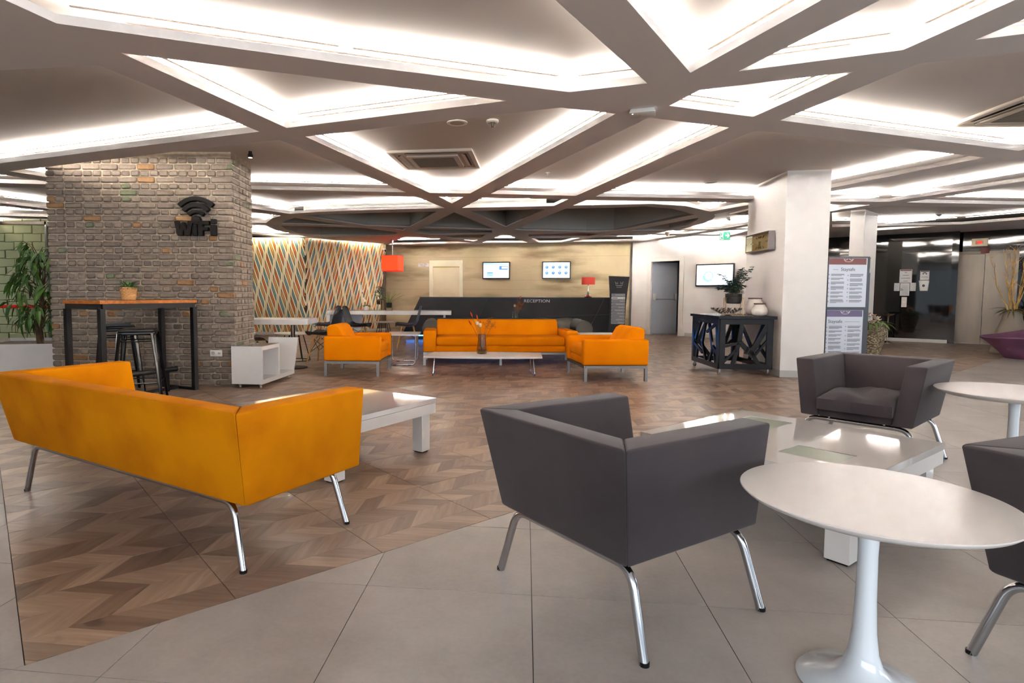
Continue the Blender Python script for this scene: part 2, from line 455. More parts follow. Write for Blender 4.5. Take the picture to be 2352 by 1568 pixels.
# ------------------------------------------------------------------ ceiling: beam lattice with lit coffers
H1, H2, LIP = 2.46, 2.64, 0.05
HOLES = {
    'A': [(-2.60, 1.60), (-2.08, 3.19), (-0.66, 3.73), (0.78, 4.22), (1.26, 4.04), (-0.48, 1.60)],
    'B': [(-1.96, 3.57), (0.36, 4.41), (-1.44, 5.14)],
    'C': [(-6.00, 4.26), (-2.20, 3.76), (-1.71, 5.26), (-6.00, 6.99)],
    'D': [(-1.35, 5.42), (0.78, 4.56), (1.23, 4.71), (0.19, 8.41), (-0.37, 8.39)],
    'E': [(-0.26, 8.71), (0.10, 8.73), (-0.07, 9.35)],
    'F': [(1.52, 4.81), (2.28, 5.08), (1.70, 8.59), (0.48, 8.44)],
    'G': [(1.47, 3.85), (-0.10, 1.66), (2.07, 1.66)],
    'H': [(1.76, 3.82), (2.54, 3.49), (2.84, 1.60), (2.35, 1.60)],
    'I': [(1.57, 4.51), (1.66, 4.17), (2.48, 3.82), (2.33, 4.78)],
    'J': [(2.83, 3.35), (4.20, 2.81), (4.20, 1.75), (3.05, 1.75)],
    'K': [(2.59, 4.87), (2.78, 3.69), (6.00, 2.40), (5.75, 4.60), (5.42, 5.85)],
    'L': [(1.99, 8.64), (2.54, 5.17), (5.35, 6.14), (4.90, 7.87), (4.63, 8.84)],
    'M': [(4.82, 9.06), (5.61, 6.24), (7.15, 6.62), (6.47, 9.02)],
    'N': [(6.78, 9.08), (7.33, 6.85), (9.50, 7.40), (9.50, 9.34)],
    'O': [(6.42, 9.35), (5.23, 9.27), (6.12, 10.81)],
    'P': [(1.84, 9.53), (1.93, 8.96), (4.63, 9.19), (4.29, 10.17), (3.63, 9.54), (3.04, 9.32), (2.39, 9.43)],
    'Q': [(-5.17, 6.99), (-1.62, 5.53), (-0.70, 8.34), (-2.75, 8.14), (-4.62, 7.96)],
    'R': [(-4.30, 8.28), (-0.59, 8.69), (-0.19, 9.86), (-1.72, 10.17), (-2.43, 10.40), (-2.94, 10.64), (-4.30, 8.62)],
    'T': [(0.09, 9.83), (0.38, 8.79), (1.65, 8.89), (1.55, 9.59)],
    'R2': [(4.85, 12.98), (4.87, 11.86), (4.78, 11.23), (4.63, 10.76), (4.50, 10.50), (4.70, 9.70), (4.82, 9.26), (5.95, 11.40), (5.80, 11.98), (5.61, 12.87)],
    'b1': [(-1.96, 17.27), (-1.27, 14.79), (-0.34, 15.44), (0.39, 16.59)],
    'b2': [(0.20, 15.63), (0.56, 15.58), (0.47, 16.11)],
    'b3': [(0.71, 16.48), (1.10, 14.30), (1.21, 14.29), (1.94, 16.36)],
    'b4': [(1.89, 15.17), (3.09, 14.97), (2.85, 16.29), (2.25, 16.34)],
    'b5': [(3.11, 16.06), (3.40, 14.82), (4.51, 14.08), (5.25, 14.30), (4.90, 15.77)],
    'b6': [(4.59, 13.84), (4.71, 13.21), (5.50, 13.14), (5.34, 13.99)],
    'b8': [(5.61, 14.00), (5.76, 13.22), (6.34, 12.85), (6.50, 14.18)],
    'b9': [(5.91, 12.72), (6.00, 12.16), (6.30, 12.70)],
    'e1': [(-2.77, 10.90), (-2.48, 10.71), (-1.51, 10.49), (-0.33, 10.27), (-0.98, 12.66), (-1.84, 12.48)],
    'e2': [(-3.52, 12.10), (-3.32, 11.67), (-3.01, 11.19), (-2.26, 12.42)],
    'e3': [(-3.65, 12.50), (-2.02, 12.83), (-1.72, 13.27), (-1.33, 13.84), (-1.48, 14.36), (-2.11, 14.65), (-3.37, 14.92), (-3.73, 14.06), (-3.75, 13.22)],
    'e4': [(-1.49, 12.94), (-1.08, 12.96), (-1.18, 13.34)],
    'e5': [(-0.04, 10.37), (0.84, 13.09), (-0.69, 12.73)],
    'e6': [(-0.78, 13.08), (0.79, 13.34), (0.82, 13.89), (-0.65, 14.29), (-0.98, 13.73)],
    'e7': [(0.23, 10.20), (1.48, 9.92), (1.03, 12.58)],
    'e8': [(1.79, 9.87), (2.48, 9.76), (3.00, 9.60), (3.51, 9.83), (4.19, 10.57), (3.65, 12.85), (3.48, 13.30), (2.92, 13.48), (1.45, 13.20), (1.26, 13.07)],
    'e9': [(4.42, 10.98), (4.53, 11.31), (4.67, 12.14), (4.63, 13.08), (3.85, 13.24)],
    'e11': [(1.69, 14.18), (2.90, 13.79), (3.35, 13.98), (3.19, 14.62), (1.79, 14.90)],
    'e12': [(-0.39, 14.59), (0.71, 14.24), (0.62, 15.16), (-0.04, 15.27)],
    'X1': [(-5.42, 7.17), (-5.08, 7.86), (-6.60, 7.62), (-6.60, 7.25)],
    'X2': [(-7.80, 8.00), (-4.75, 8.12), (-5.30, 11.20), (-6.25, 11.20), (-6.87, 10.04), (-7.80, 8.30)],
    'X3': [(-7.43, 9.80), (-6.45, 11.30), (-8.39, 11.05), (-8.60, 10.20)],
    'X4': [(-8.56, 11.28), (-6.30, 11.85), (-6.30, 14.50), (-9.70, 14.23), (-9.92, 13.06)],
    'S1': [(-4.70, 9.00), (-3.17, 10.88), (-3.45, 11.27), (-3.81, 12.03), (-4.70, 12.04)],
    'S2': [(-4.90, 12.36), (-3.92, 12.35), (-4.05, 13.27), (-3.93, 13.93), (-3.69, 14.96), (-4.27, 15.06), (-5.30, 13.50)],
    'S3': [(-5.30, 13.75), (-4.62, 15.14), (-5.20, 15.25)],
    'V': [(6.41, 10.28), (6.70, 9.42), (9.60, 9.65), (10.45, 11.07), (9.95, 11.85), (8.53, 12.20), (7.74, 12.38)],
    'V2': [(8.70, 12.43), (9.69, 12.16), (9.11, 13.02)],
    'e13': [(3.52, 14.46), (3.65, 14.02), (4.11, 14.13)],
    'Y1': [(-6.20, 15.29), (-3.98, 15.18), (-3.95, 15.30), (-6.20, 15.41)],
    'Y2': [(-3.78, 15.26), (-2.10, 16.99), (-2.17, 17.06), (-3.85, 15.33)],
    'Y3': [(5.22, 15.55), (5.70, 14.28), (6.55, 14.33), (5.28, 15.60)],
}
OUT = [(-13, -5.2), (14, -5.2), (14, 19), (-13, 19)]
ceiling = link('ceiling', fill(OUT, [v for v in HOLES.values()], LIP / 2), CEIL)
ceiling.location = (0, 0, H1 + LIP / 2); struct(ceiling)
ceiling.data.materials.append(mat('darkened_beam_top', (132, 124, 116), 0.9))  # unseen beam tops, darkened so less light bounces onto the panels
for p in ceiling.data.polygons:
    if p.normal.z > 0.5: p.material_index = 1
tag(ceiling, 'white lattice of crossing beams framing lit coffers')
dark = [v for k, v in HOLES.items() if k[0] == 'e']
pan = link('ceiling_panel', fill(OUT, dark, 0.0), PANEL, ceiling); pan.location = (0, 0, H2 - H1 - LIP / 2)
roof = link('roof_slab', MB().box(-13, 14, -5.2, 19, 3.6, 3.7).mesh('roof_slab'), CEIL, ceiling); roof.location = (0, 0, -H1 - LIP / 2)
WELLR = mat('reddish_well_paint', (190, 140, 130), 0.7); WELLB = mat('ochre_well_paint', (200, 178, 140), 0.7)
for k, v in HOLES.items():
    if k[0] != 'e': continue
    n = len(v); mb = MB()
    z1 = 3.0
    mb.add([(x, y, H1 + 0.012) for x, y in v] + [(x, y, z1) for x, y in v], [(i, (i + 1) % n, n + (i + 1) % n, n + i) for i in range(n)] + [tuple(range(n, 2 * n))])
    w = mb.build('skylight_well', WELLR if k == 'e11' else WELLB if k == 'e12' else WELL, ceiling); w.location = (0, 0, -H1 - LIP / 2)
LED = mat('led_strip', (255, 240, 220), 0.5, emit=(255, 255, 255), estr=COVE_POWER)
LED.node_tree.nodes['Principled BSDF'].inputs['Emission Color'].default_value = (*COVE_COLOR, 1)
LED.cycles.emission_sampling = 'FRONT'
FAR = mat('led_strip_far', (255, 240, 220), 0.5, emit=(255, 255, 255), estr=COVE_POWER * 2.6)
FAR.node_tree.nodes['Principled BSDF'].inputs['Emission Color'].default_value = (*COVE_COLOR, 1)
FAR.cycles.emission_sampling = 'FRONT'
mb = MB(); far_f = []
for k, v in HOLES.items():
    if k[0] == 'e': continue
    n = len(v); sg = 1 if sum(v[i][0] * v[(i + 1) % n][1] - v[(i + 1) % n][0] * v[i][1] for i in range(n)) > 0 else -1
    for i in range(n):
        a = Vector(v[i]); b = Vector(v[(i + 1) % n]); d = b - a; L = d.length
        if L < 0.12: continue
        d.normalize(); nrm = Vector((d.y, -d.x)) * sg
        e = min(0.04, L * 0.2)
        q = [a + d * e + nrm * 0.085, b - d * e + nrm * 0.085, b - d * e + nrm * 0.11, a + d * e + nrm * 0.11]
        if sg > 0: q = q[::-1]
        if sum(p[1] for p in v) / n > 12.2: far_f.append(len(mb.f))
        mb.add([(p.x, p.y, H2 - 0.038) for p in q], [(0, 1, 2, 3)])
ch = MB()  # unseen plates added below the strips to stop light going down
for f_ in mb.f:
    q = [mb.v[i] for i in f_]
    ch.hexa([(x, y, z - 0.006) for x, y, z in q], [(x, y, z - 0.002) for x, y, z in q])
ch.build('led_light_stop', CEIL, ceiling).location = (0, 0, -H1 - LIP / 2)
led = mb.build('cove_light', LED, ceiling, fix=False); led.location = (0, 0, -H1 - LIP / 2)
led.data.materials.append(FAR)
for i in far_f: led.data.polygons[i].material_index = 1
for p in led.data.polygons:
    if p.normal.z < 0:
        led.data.flip_normals(); break

# wall-wash strips in the slots along the striped wall
mb = MB()
for (a, b) in (((-6.15, 15.30), (-4.0, 15.195)), ((-3.74, 15.30), (-2.14, 16.95))):
    mb.add([(*a, H1 + 0.012), (*b, H1 + 0.012), (*b, H1 + 0.042), (*a, H1 + 0.042)], [(3, 2, 1, 0)])
ww = mb.build('wall_wash_light', mat('led_wash', (255, 240, 210), 0.5, emit=(255, 236, 196), estr=26), ceiling, fix=False); ww.location = (0, 0, -H1 - LIP / 2)

# ------------------------------------------------------------------ walls and columns
def wall(name, pts, z0, z1, m, th=0.1, side=1):
    """Upright wall along a plan polyline, thickness to one side."""
    mb = MB()
    for (a, b) in zip(pts[:-1], pts[1:]):
        a = Vector(a); b = Vector(b); d = (b - a).normalized(); nn = Vector((-d.y, d.x)) * th * side
        mb.prism([tuple(a), tuple(b), tuple(b + nn), tuple(a + nn)], z0, z1)
    return struct(mb.build(name, m))
CONCW = mat('board_marked_concrete', (206, 188, 150), 0.75)
mottle(CONCW, (128, 108, 76), 0.9, 10, 0.49, 0.66, stretch=(0.5, 1, 2.4), bump=0.5, bscale=7, fac=0.85)
wback = wall('wall_back', [(-2.6, 17.9), (4.71, 16.24)], 0, H1 + 0.06, CONCW, side=1)
# pour seams of the concrete as real grooves (dark thin strips set into the joint lines)
GROOVE = mat('concrete_joint', (160, 138, 100), 0.9)
d_b = (Vector((4.71, 16.24)) - Vector((-2.6, 17.9))).normalized()
for z in (1.18, 1.44, 2.1):
    a = Vector((-2.6, 17.9)); b = Vector((4.71, 16.24)); nn = Vector((d_b.y, -d_b.x)) * 0.004
    MB().hexa([(*(a + nn), z), (*(b + nn), z), (*b, z), (*a, z)], [(*(a + nn), z + 0.005), (*(b + nn), z + 0.005), (*b, z + 0.005), (*a, z + 0.005)]).build('joint', GROOVE, wback)
GREYW = mat('grey_wall_paint', (190, 184, 176), 0.65)
struct(MB().prism([(4.71, 16.24), (5.15, 16.42), (5.15, 17.0), (4.71, 17.0)], 0, H1 + 0.06).build('wall_corner', GREYW))
# white wall with the fire door: opening cut out
FD = Vector((0.6968, -0.7172)); FA = Vector((4.99, 15.90)); FN = Vector((0.7172, 0.6968))
def fpt(s, n=0.0):
    p = FA + FD * s + FN * n
    return (p.x, p.y)
wr = MB()
for s0, s1, z0, z1 in ((-0.35, 0.20, 0, 2.62), (1.00, 3.6, 0, 2.62), (0.20, 1.00, 1.93, 2.62)):
    wr.prism([fpt(s0), fpt(s1), fpt(s1, 0.12), fpt(s0, 0.12)], z0, z1)
wr = struct(wr.build('wall_right', WHITE))
BASEB = mat('baseboard_paint', (176, 176, 170), 0.5)
for i, (s0, s1) in enumerate(((-0.30, 0.05), (1.16, 3.6))):
    struct(MB().prism([fpt(s0, -0.012), fpt(s1, -0.012), fpt(s1), fpt(s0)], 0, 0.09).build('baseboard_right', BASEB))
# corridor behind the fire door
CORR = mat('corridor_grey', (130, 134, 140), 0.7)
struct(MB().prism([fpt(0.1, 2.2), fpt(2.2, 2.2), fpt(2.2, 2.3), fpt(0.1, 2.3)], 0, 2.6).prism([fpt(0.1, 0.12), fpt(0.0, 0.12), fpt(0.0, 2.3), fpt(0.1, 2.3)], 0, 2.6).prism([fpt(1.35, 0.9), fpt(1.45, 0.9), fpt(1.45, 2.3), fpt(1.35, 2.3)], 0, 2.6).build('wall_corridor', CORR))
# far left garden wall of pale green painted bricks behind a glazed partition
GRB = mat('pale_green_brick', (206, 208, 170), 0.7)
GRM = mat('pale_green_mortar', (176, 178, 144), 0.8)
wl = struct(MB().box(-13, -5.6, 13.05, 13.2, 0, 2.7).build('wall_left', GRM))
bvar = []
for s in range(4):
    rr = random.Random(s)
    bvar.append(MB().box(0, 0.385, -0.03 - rr.uniform(0, 0.008), 0.0, 0, 0.165).mesh('brick', bevel=0.008, seg=1))
for r in range(15):
    for i in range(18):
        x = -12.6 + i * 0.4 + (0.2 if r % 2 else 0)
        if x > -6.1: continue
        o = link('brick', bvar[(r * 5 + i * 3) % 4], GRB, wl); o.location = (x, 13.06, r * 0.18)
# side walls that close the hall (outside the frame)
struct(MB().box(-13.1, -13, -5.2, 19, 0, 3.6).build('wall_side_left', WHITE))
struct(MB().box(14, 14.1, 4.5, 19, 0, 3.6).build('wall_side_right', WHITE))
struct(MB().box(-13, 14, 19, 19.1, 0, 3.6).build('wall_far', WHITE))
# white columns
def column(name, poly, zt, base=True):
    c = struct(MB().prism(poly, 0, zt).build(name, WHITE))
    if base:
        cx = sum(p[0] for p in poly) / len(poly); cy = sum(p[1] for p in poly) / len(poly)
        MB().prism([(cx + (x - cx) * 1.03, cy + (y - cy) * 1.03) for x, y in poly], 0, 0.085).build('baseboard', BASEB, c)
    return c
column('column', [(4.215, 7.70), (4.715, 7.60), (4.99, 8.93), (4.37, 9.02)], H2)
column('column', [(7.40, 11.30), (7.55, 11.12), (8.19, 11.70), (8.0, 11.95)], H2)
# dark mirror-glass wall beside the lift
gl = [(8.9, 14.9), (10.03, 13.93), (10.90, 13.18)]
bw = wall('wall_glass', gl, 0.06, H1, BLACKGLASS, 0.08)
bbw = [(p[0] - 0.006, p[1] - 0.006) for p in gl]
struct(wall('baseboard_glass', bbw, 0, 0.075, PLASTIC, 0.05))
ed = (Vector((11.464, 12.993)) - Vector((11.149, 13.324))).normalized(); en = Vector((-ed.y, ed.x))
EO = Vector((11.149, 13.324))
def ept(s, n=0.0):
    p = EO + ed * s - en * n
    return (p.x, p.y)
lw = MB()
lw.prism([(10.90, 13.18), (10.985, 13.10), ept(-0.16, -0.06), ept(-0.16, -0.14)], 0, H1)
lw.prism([ept(-0.2), ept(0.0), ept(0.0, -0.1), ept(-0.2, -0.1)], 0, H1)
lw.prism([ept(0.96), ept(1.35), ept(1.35, -0.1), ept(0.96, -0.1)], 0, H1)
lw.prism([ept(0.0), ept(0.96), ept(0.96, -0.1), ept(0.0, -0.1)], 2.02, H1)
struct(lw.build('wall_lift', BLACKGLASS))
struct(MB().prism([ept(1.22, 0.05), ept(2.2, 0.05), ept(2.2, -0.1), ept(1.22, -0.1)], 0, H1).build('wall_end', WHITE))

# ------------------------------------------------------------------ brick pillar
MORTAR = mottle(mat('mortar', (164, 150, 132), 0.9), (140, 127, 110), 20, 4, bump=0.3, bscale=60)
pillar = struct(MB().box(-4.60, -2.535, 6.795, 7.45, 0, H2).build('wall_brick', MORTAR))
BRK = mat('grey_brown_brick', (122, 108, 94), 0.85)
g = NT(BRK)
at = g.n('ShaderNodeAttribute'); at.attribute_name = 'tint'
tc = g.n('ShaderNodeTexCoord'); nz = g.n('ShaderNodeTexNoise'); nz.inputs['Scale'].default_value = 26; nz.inputs['Detail'].default_value = 5
g.l(tc.outputs['Object'], nz.inputs['Vector'])
mr = g.n('ShaderNodeMapRange'); mr.inputs[1].default_value = 0.3; mr.inputs[2].default_value = 0.7; mr.inputs[3].default_value = 0.78; mr.inputs[4].default_value = 1.15
g.l(nz.outputs['Fac'], mr.inputs[0])
mx = g.n('ShaderNodeMix'); mx.data_type = 'RGBA'; mx.blend_type = 'MULTIPLY'; mx.inputs[0].default_value = 1.0
g.l(at.outputs['Color'], mx.inputs[6]); g.l(mr.outputs[0], mx.inputs[7]); g.l(mx.outputs[2], g.bsdf.inputs['Base Color'])
bp = g.n('ShaderNodeBump'); bp.inputs['Strength'].default_value = 0.5; bp.inputs['Distance'].default_value = 0.008
g.l(nz.outputs['Fac'], bp.inputs['Height']); g.l(bp.outputs[0], g.bsdf.inputs['Normal'])
rb = random.Random(5)
def brick_mesh(L, h, tint):
    mb = MB(); dp = 0.013 + rb.uniform(-0.003, 0.006)
    j = lambda: rb.uniform(-0.004, 0.004)
    b = [(0 + j(), -dp + j(), 0 + j()), (L + j(), -dp + j(), 0 + j()), (L, 0.03, 0), (0, 0.03, 0)]
    t = [(0 + j(), -dp + j(), h + j()), (L + j(), -dp + j(), h + j()), (L, 0.03, h), (0, 0.03, h)]
    me = mb.hexa(b, t).mesh('brick', bevel=0.011, seg=1)
    a = me.attributes.new('tint', 'FLOAT_COLOR', 'CORNER'); a.data.foreach_set('color', [*lin(tint), 1] * len(me.loops))
    return me
def tint():
    r = rb.random()
    if r < 0.035: return (126, 96, 64)
    if r < 0.075: return (90, 96, 74)
    k = rb.uniform(0.88, 1.1); return (112 * k, 101 * k, 90 * k)
SV = [brick_mesh(0.196, 0.060, tint()) for _ in range(34)]
HV = [brick_mesh(0.096, 0.060, tint()) for _ in range(40)]
PITCH = 0.0717
items = []
for r in range(37):
    z = 0.004 + r * PITCH
    st = r % 2 == 0
    x = -4.622
    step = 0.207 if st else 0.107
    while x < -2.53:
        items.append((st, x, z, 0)); x += step
    y = 6.79 + (0.03 if st else 0.0)
    while y < 7.40:
        items.append((st, y, z, 1)); y += step
def place(me, st, p, z, face):
    L = 0.196 if st else 0.096
    if face == 0:
        return Matrix.Translation((min(p, -2.520 - L), 6.795, z))
    return Matrix.Translation((-2.535, min(p, 7.47 - L), z)) @ Matrix.Rotation(PI / 2, 4, 'Z')
items.sort(key=lambda t: (not t[0], t[3], rb.random()))
bm = bmesh.new(); cnt = 0
for st, p, z, face in items:
    if z + 0.06 > H2: continue
    me = rb.choice(SV if st else HV); mw = place(me, st, p, z, face)
    if cnt < 300:
        o = link('brick', me, BRK, pillar); o.matrix_local = mw; cnt += 1
    else:
        m2 = me.copy(); m2.transform(mw); bm.from_mesh(m2); bpy.data.meshes.remove(m2)
me = bpy.data.meshes.new('brick_courses'); bm.to_mesh(me); bm.free()
me.polygons.foreach_set('use_smooth', [True] * len(me.polygons)); me.set_sharp_from_angle(angle=0.7)
o = link('brick_courses', me, BRK, pillar); o['kind'] = 'stuff'

# ------------------------------------------------------------------ low lounge seating on bent chrome tubes
def arc3(a, b, c, n=6, r=0.05):
    """Rounds the corner a-b-c with radius-like offset r; returns the points between."""
    a, b, c = Vector(a), Vector(b), Vector(c)
    p = b + (a - b).normalized() * r; q = b + (c - b).normalized() * r
    return [p * (1 - t) ** 2 + b * 2 * t * (1 - t) + q * t * t for t in [i / n for i in range(n + 1)]]
def polyround(pts, r=0.05, n=6):
    out = [Vector(pts[0])]
    for i in range(1, len(pts) - 1):
        out += arc3(pts[i - 1], pts[i], pts[i + 1], n, r)
    return out + [Vector(pts[-1])]

def lounge(name, label, cat, loc, rz, legspan, m, group=None, sag=True):
    """Box seat with raked back and arms; local x across, y from the back legs to the front."""
    t = thing(name, label, cat, loc, rz, group)
    hl = legspan / 2; z0, z1 = 0.275, 0.645
    hb = hl - 0.045 + (0.1 if legspan > 1 else 0.0); ht = hb + 0.052
    yb0, yb1, yf0, yf1 = -0.03, -0.105, 0.61, 0.585
    T = 0.105
    # backrest runs the full width, raked outwards
    MB().hexa([(-hb, yb0, z0), (hb, yb0, z0), (hb - T, yb0 + T, z0), (-hb + T, yb0 + T, z0)],
              [(-ht, yb1, z1), (ht, yb1, z1), (ht - T, yb1 + T, z1), (-ht + T, yb1 + T, z1)]).build('backrest', m, t, bevel=0.010, seg=3)
    for s in (-1, 1):
        b = [(s * hb, yb0, z0), (s * hb, yf0, z0), (s * (hb - T), yf0, z0), (s * (hb - T), yb0 + T, z0)]
        u = [(s * ht, yb1, z1), (s * ht, yf1, z1), (s * (ht - T), yf1, z1), (s * (ht - T), yb1 + T, z1)]
        MB().hexa(b, u).build('armrest', m, t, bevel=0.010, seg=3)
    MB().box(-hb + T, hb - T, yb0 + T, yf0 - 0.012, z0, 0.325).build('seat_base', m, t, bevel=0.008)
    # cushion: a grid with a soft sag and a few creases
    cu = MB(); nx, ny = 22, 16; hw = hb - T + 0.008
    rr = random.Random(3)
    top = []
    for j in range(ny + 1):
        for i in range(nx + 1):
            u = i / nx * 2 - 1; v = j / ny
            e = min(1 - abs(u), v, 1 - v) * 8
            edge = min(1, e) ** 0.5 if e > 0 else 0
            z = 0.395 + 0.035 * edge
            if sag:
                z += 0.012 * math.sin(u * 5 + v * 7) * edge + 0.022 * edge * max(0, 1 - ((u + 0.55) ** 2 + (v - 0.35) ** 2) * 3)
            top.append((u * hw * (0.985 + 0.015 * edge), yb0 + T - 0.01 + v * (yf0 - yb0 - T + 0.03), z))
    n1 = nx + 1
    vs = top + [(x, y, 0.325) for x, y, z in top]
    K = len(top); fs = [(j * n1 + i, j * n1 + i + 1, (j + 1) * n1 + i + 1, (j + 1) * n1 + i) for j in range(ny) for i in range(nx)]
    rim = [i for i in range(n1)] + [j * n1 + nx for j in range(1, ny + 1)] + [ny * n1 + i for i in range(nx - 1, -1, -1)] + [j * n1 for j in range(ny - 1, 0, -1)]
    fs += [(rim[k], rim[(k + 1) % len(rim)], K + rim[(k + 1) % len(rim)], K + rim[k]) for k in range(len(rim))]
    fs.append(tuple(K + r for r in rim))
    cu.add(vs, fs).build('seat_cushion', m, t, smooth=50)
    # two tube frames: foot, bend, rail under the body, bend, foot
    for yy, lean in ((0.0, 0.02), (0.578, -0.02)):
        x1 = hl - 0.075
        pts = polyround([(-hl, yy, 0.0), (-x1, yy + lean, 0.255), (x1, yy + lean, 0.255), (hl, yy, 0.0)], 0.06, 7)
        f = MB().tube(pts, 0.0142, 14).build('leg_frame', CHROME, t, smooth=60)
        for s in (-1, 1):
            MB().lathe([(0.0145, 0.0), (0.0145, 0.012)], 12, (s * hl, yy, 0)).build('foot_cap', BLACKPLA, f)
            MB().lathe([(0.009, 0.25), (0.009, 0.285)], 10, (s * (hl - 0.2), yy + lean, 0)).build('spacer', CHROME, f)
    for s in (-1, 1):   # welt seam along the top edge
        pass
    return t
def frame_of(A, w):
    """Placement from the right back foot A and the unit vector w along the back."""
    return math.atan2(-w[1], -w[0])
def lounge_at(name, label, cat, A, w, span, m, group=None):
    wv = Vector(w).normalized(); c = Vector(A) + wv * span / 2
    return lounge(name, label, cat, (c.x, c.y, 0), math.atan2(-wv.y, -wv.x), span, m, group)
lounge_at('lounge_sofa', 'long orange velvet low sofa on chrome legs in the foreground, seen from behind', 'sofa', (-0.811, 2.213), (-0.849, 0.528), 1.762, ORANGE)
GG = 'grey velvet armchairs around the right-hand coffee table'
lounge_at('lounge_armchair', 'dark grey velvet armchair with chrome legs turned back-on in the middle foreground', 'armchair', (0.547, 1.651), (-0.526, 0.85), 0.703, GREYV, GG)
_u2 = Vector((0.64, -0.77)).normalized(); _c = Vector((2.755, 3.92)); _f = Vector((-0.77, -0.64)).normalized()
_A = _c - _u2 * 0.3515 - _f * 0.289
lounge_at('lounge_armchair', 'taupe grey velvet armchair facing us with a rumpled seat, near the white column', 'armchair', tuple(_A), tuple(_u2), 0.703, GREYV, GG)
lounge_at('lounge_armchair', 'grey velvet armchair cut off by the picture edge behind the round pedestal table', 'armchair', (1.80, 1.06), (-0.36, 0.93), 0.703, GREYV, GG)

# ------------------------------------------------------------------ orange felt armchairs and sofa on square steel frames
def box_seat(name, label, cat, loc, rz, W, D, m, group=None):
    """Front at local -y."""
    t = thing(name, label, cat, loc, rz, group)
    hw, hd = W / 2, D / 2; zl, za, zb = 0.195, 0.515, 0.655
    fr = MB()
    for a, b in (((-hw + .02, -hd + .03), (hw - .02, -hd + .03)), ((hw - .02, -hd + .03), (hw - .02, hd - .03)), ((hw - .02, hd - .03), (-hw + .02, hd - .03)), ((-hw + .02, hd - .03), (-hw + .02, -hd + .03))):
        fr.bar((*a, zl - 0.018), (*b, zl - 0.018), 0.036, 0.032)
    fr.build('frame', STEEL, t)
    for sx in (-1, 1):
        for sy in (-1, 1):
            x, y = sx * (hw - 0.02), sy * (hd - 0.03)
            MB().box(x - 0.018, x + 0.018, y - 0.018, y + 0.018, 0, zl - 0.03).build('leg', STEEL, t)
    if W > 1.5:
        MB().box(-0.018, 0.018, -hd + 0.012, -hd + 0.048, 0, zl - 0.03).build('leg', STEEL, t)
    at_ = 0.125 if W < 1.5 else 0.19
    for s in (-1, 1):
        MB().box(min(s * hw, s * (hw - at_)), max(s * hw, s * (hw - at_)), -hd, hd, zl, za).build('armrest', m, t, bevel=0.028, seg=4)
    MB().box(-hw + at_ - 0.01, hw - at_ + 0.01, -hd + 0.03, hd - 0.01, zl, 0.29).build('seat_base', m, t, bevel=0.015, seg=2)
    MB().box(-hw + at_ + 0.003, hw - at_ - 0.003, -hd + 0.005, hd - 0.20, 0.285, 0.425).build('seat_cushion', m, t, bevel=0.045, seg=5)
    x = hw - at_ + (0.0 if W < 1.5 else -0.005)
    prof = [(hd - 0.30, 0.40), (hd - 0.02, 0.40), (hd - 0.005, 0.62), (hd - 0.05, zb), (hd - 0.12, zb + 0.005), (hd - 0.175, zb - 0.03)]
    MB().add([(-x, y, z) for y, z in prof] + [(x, y, z) for y, z in prof],
             [tuple(range(6)), tuple(range(11, 5, -1))] + [(i, 6 + i, 6 + (i + 1) % 6, (i + 1) % 6) for i in range(6)]).build('back_cushion', m, t, bevel=0.022, seg=3)
    return t
GO = 'orange felt seating group before the reception'
box_seat('box_armchair', 'orange felt armchair turned to face right, beside the white wheeled cabinet', 'armchair', (-1.31, 8.02, 0), math.radians(90 - 4), 0.84, 0.74, ORANGE2, GO)
box_seat('box_armchair', 'orange felt armchair turned to face left, nearest the black lattice console', 'armchair', (1.93, 7.66, 0), math.radians(-90 + 3), 0.90, 0.81, ORANGE2, GO)
box_seat('box_sofa', 'long orange felt sofa between the two orange armchairs', 'sofa', (0.66, 9.24, 0), math.radians(1.0), 2.31, 0.84, ORANGE2, GO)

# dark quilted sofa
QUILT = mat('grey_green_quilted_leather', (54, 51, 44), 0.45, spec=0.35)
q = thing('quilted_sofa', 'dark quilted leather sofa with rolled arms behind the orange sofa', 'sofa', (0.88, 10.75, 0), 0.01)
def quilt_roll(x0, x1, nx, y_of, name):
    mb = MB(); nr = 28
    vs = []
    for i in range(nx + 1):
        x = x0 + (x1 - x0) * i / nx
        for j in range(nr + 1):
            a = j / nr
            y, z = y_of(a)
            k = 0.018 * (abs(math.sin((x * 7 + a * 9) * 1.0)) * abs(math.sin((x * 7 - a * 9) * 1.0)))
            vs.append((x, y - k * 0.8, z + k))
    fs = [(i * (nr + 1) + j, (i + 1) * (nr + 1) + j, (i + 1) * (nr + 1) + j + 1, i * (nr + 1) + j + 1) for i in range(nx) for j in range(nr)]
    mb.add(vs, fs)
    fs2 = [tuple(range(0, nr + 1)), tuple((nx) * (nr + 1) + j for j in range(nr, -1, -1))]
    mb.add([], []); mb.f += fs2
    return mb.build(name, QUILT, q, smooth=60)
def back_prof(a):
    if a < 0.45: return (-0.02 - 0.0 * a, 0.25 + a / 0.45 * 0.22)
    t = (a - 0.45) / 0.55 * PI * 1.15
    return (0.12 - 0.14 * math.cos(t), 0.48 + 0.13 * math.sin(t))
quilt_roll(-1.40, 1.40, 110, back_prof, 'backrest')
MB().box(-1.38, 1.38, 0.1, 0.24, 0.08, 0.45).build('back_panel', QUILT, q, bevel=0.02)
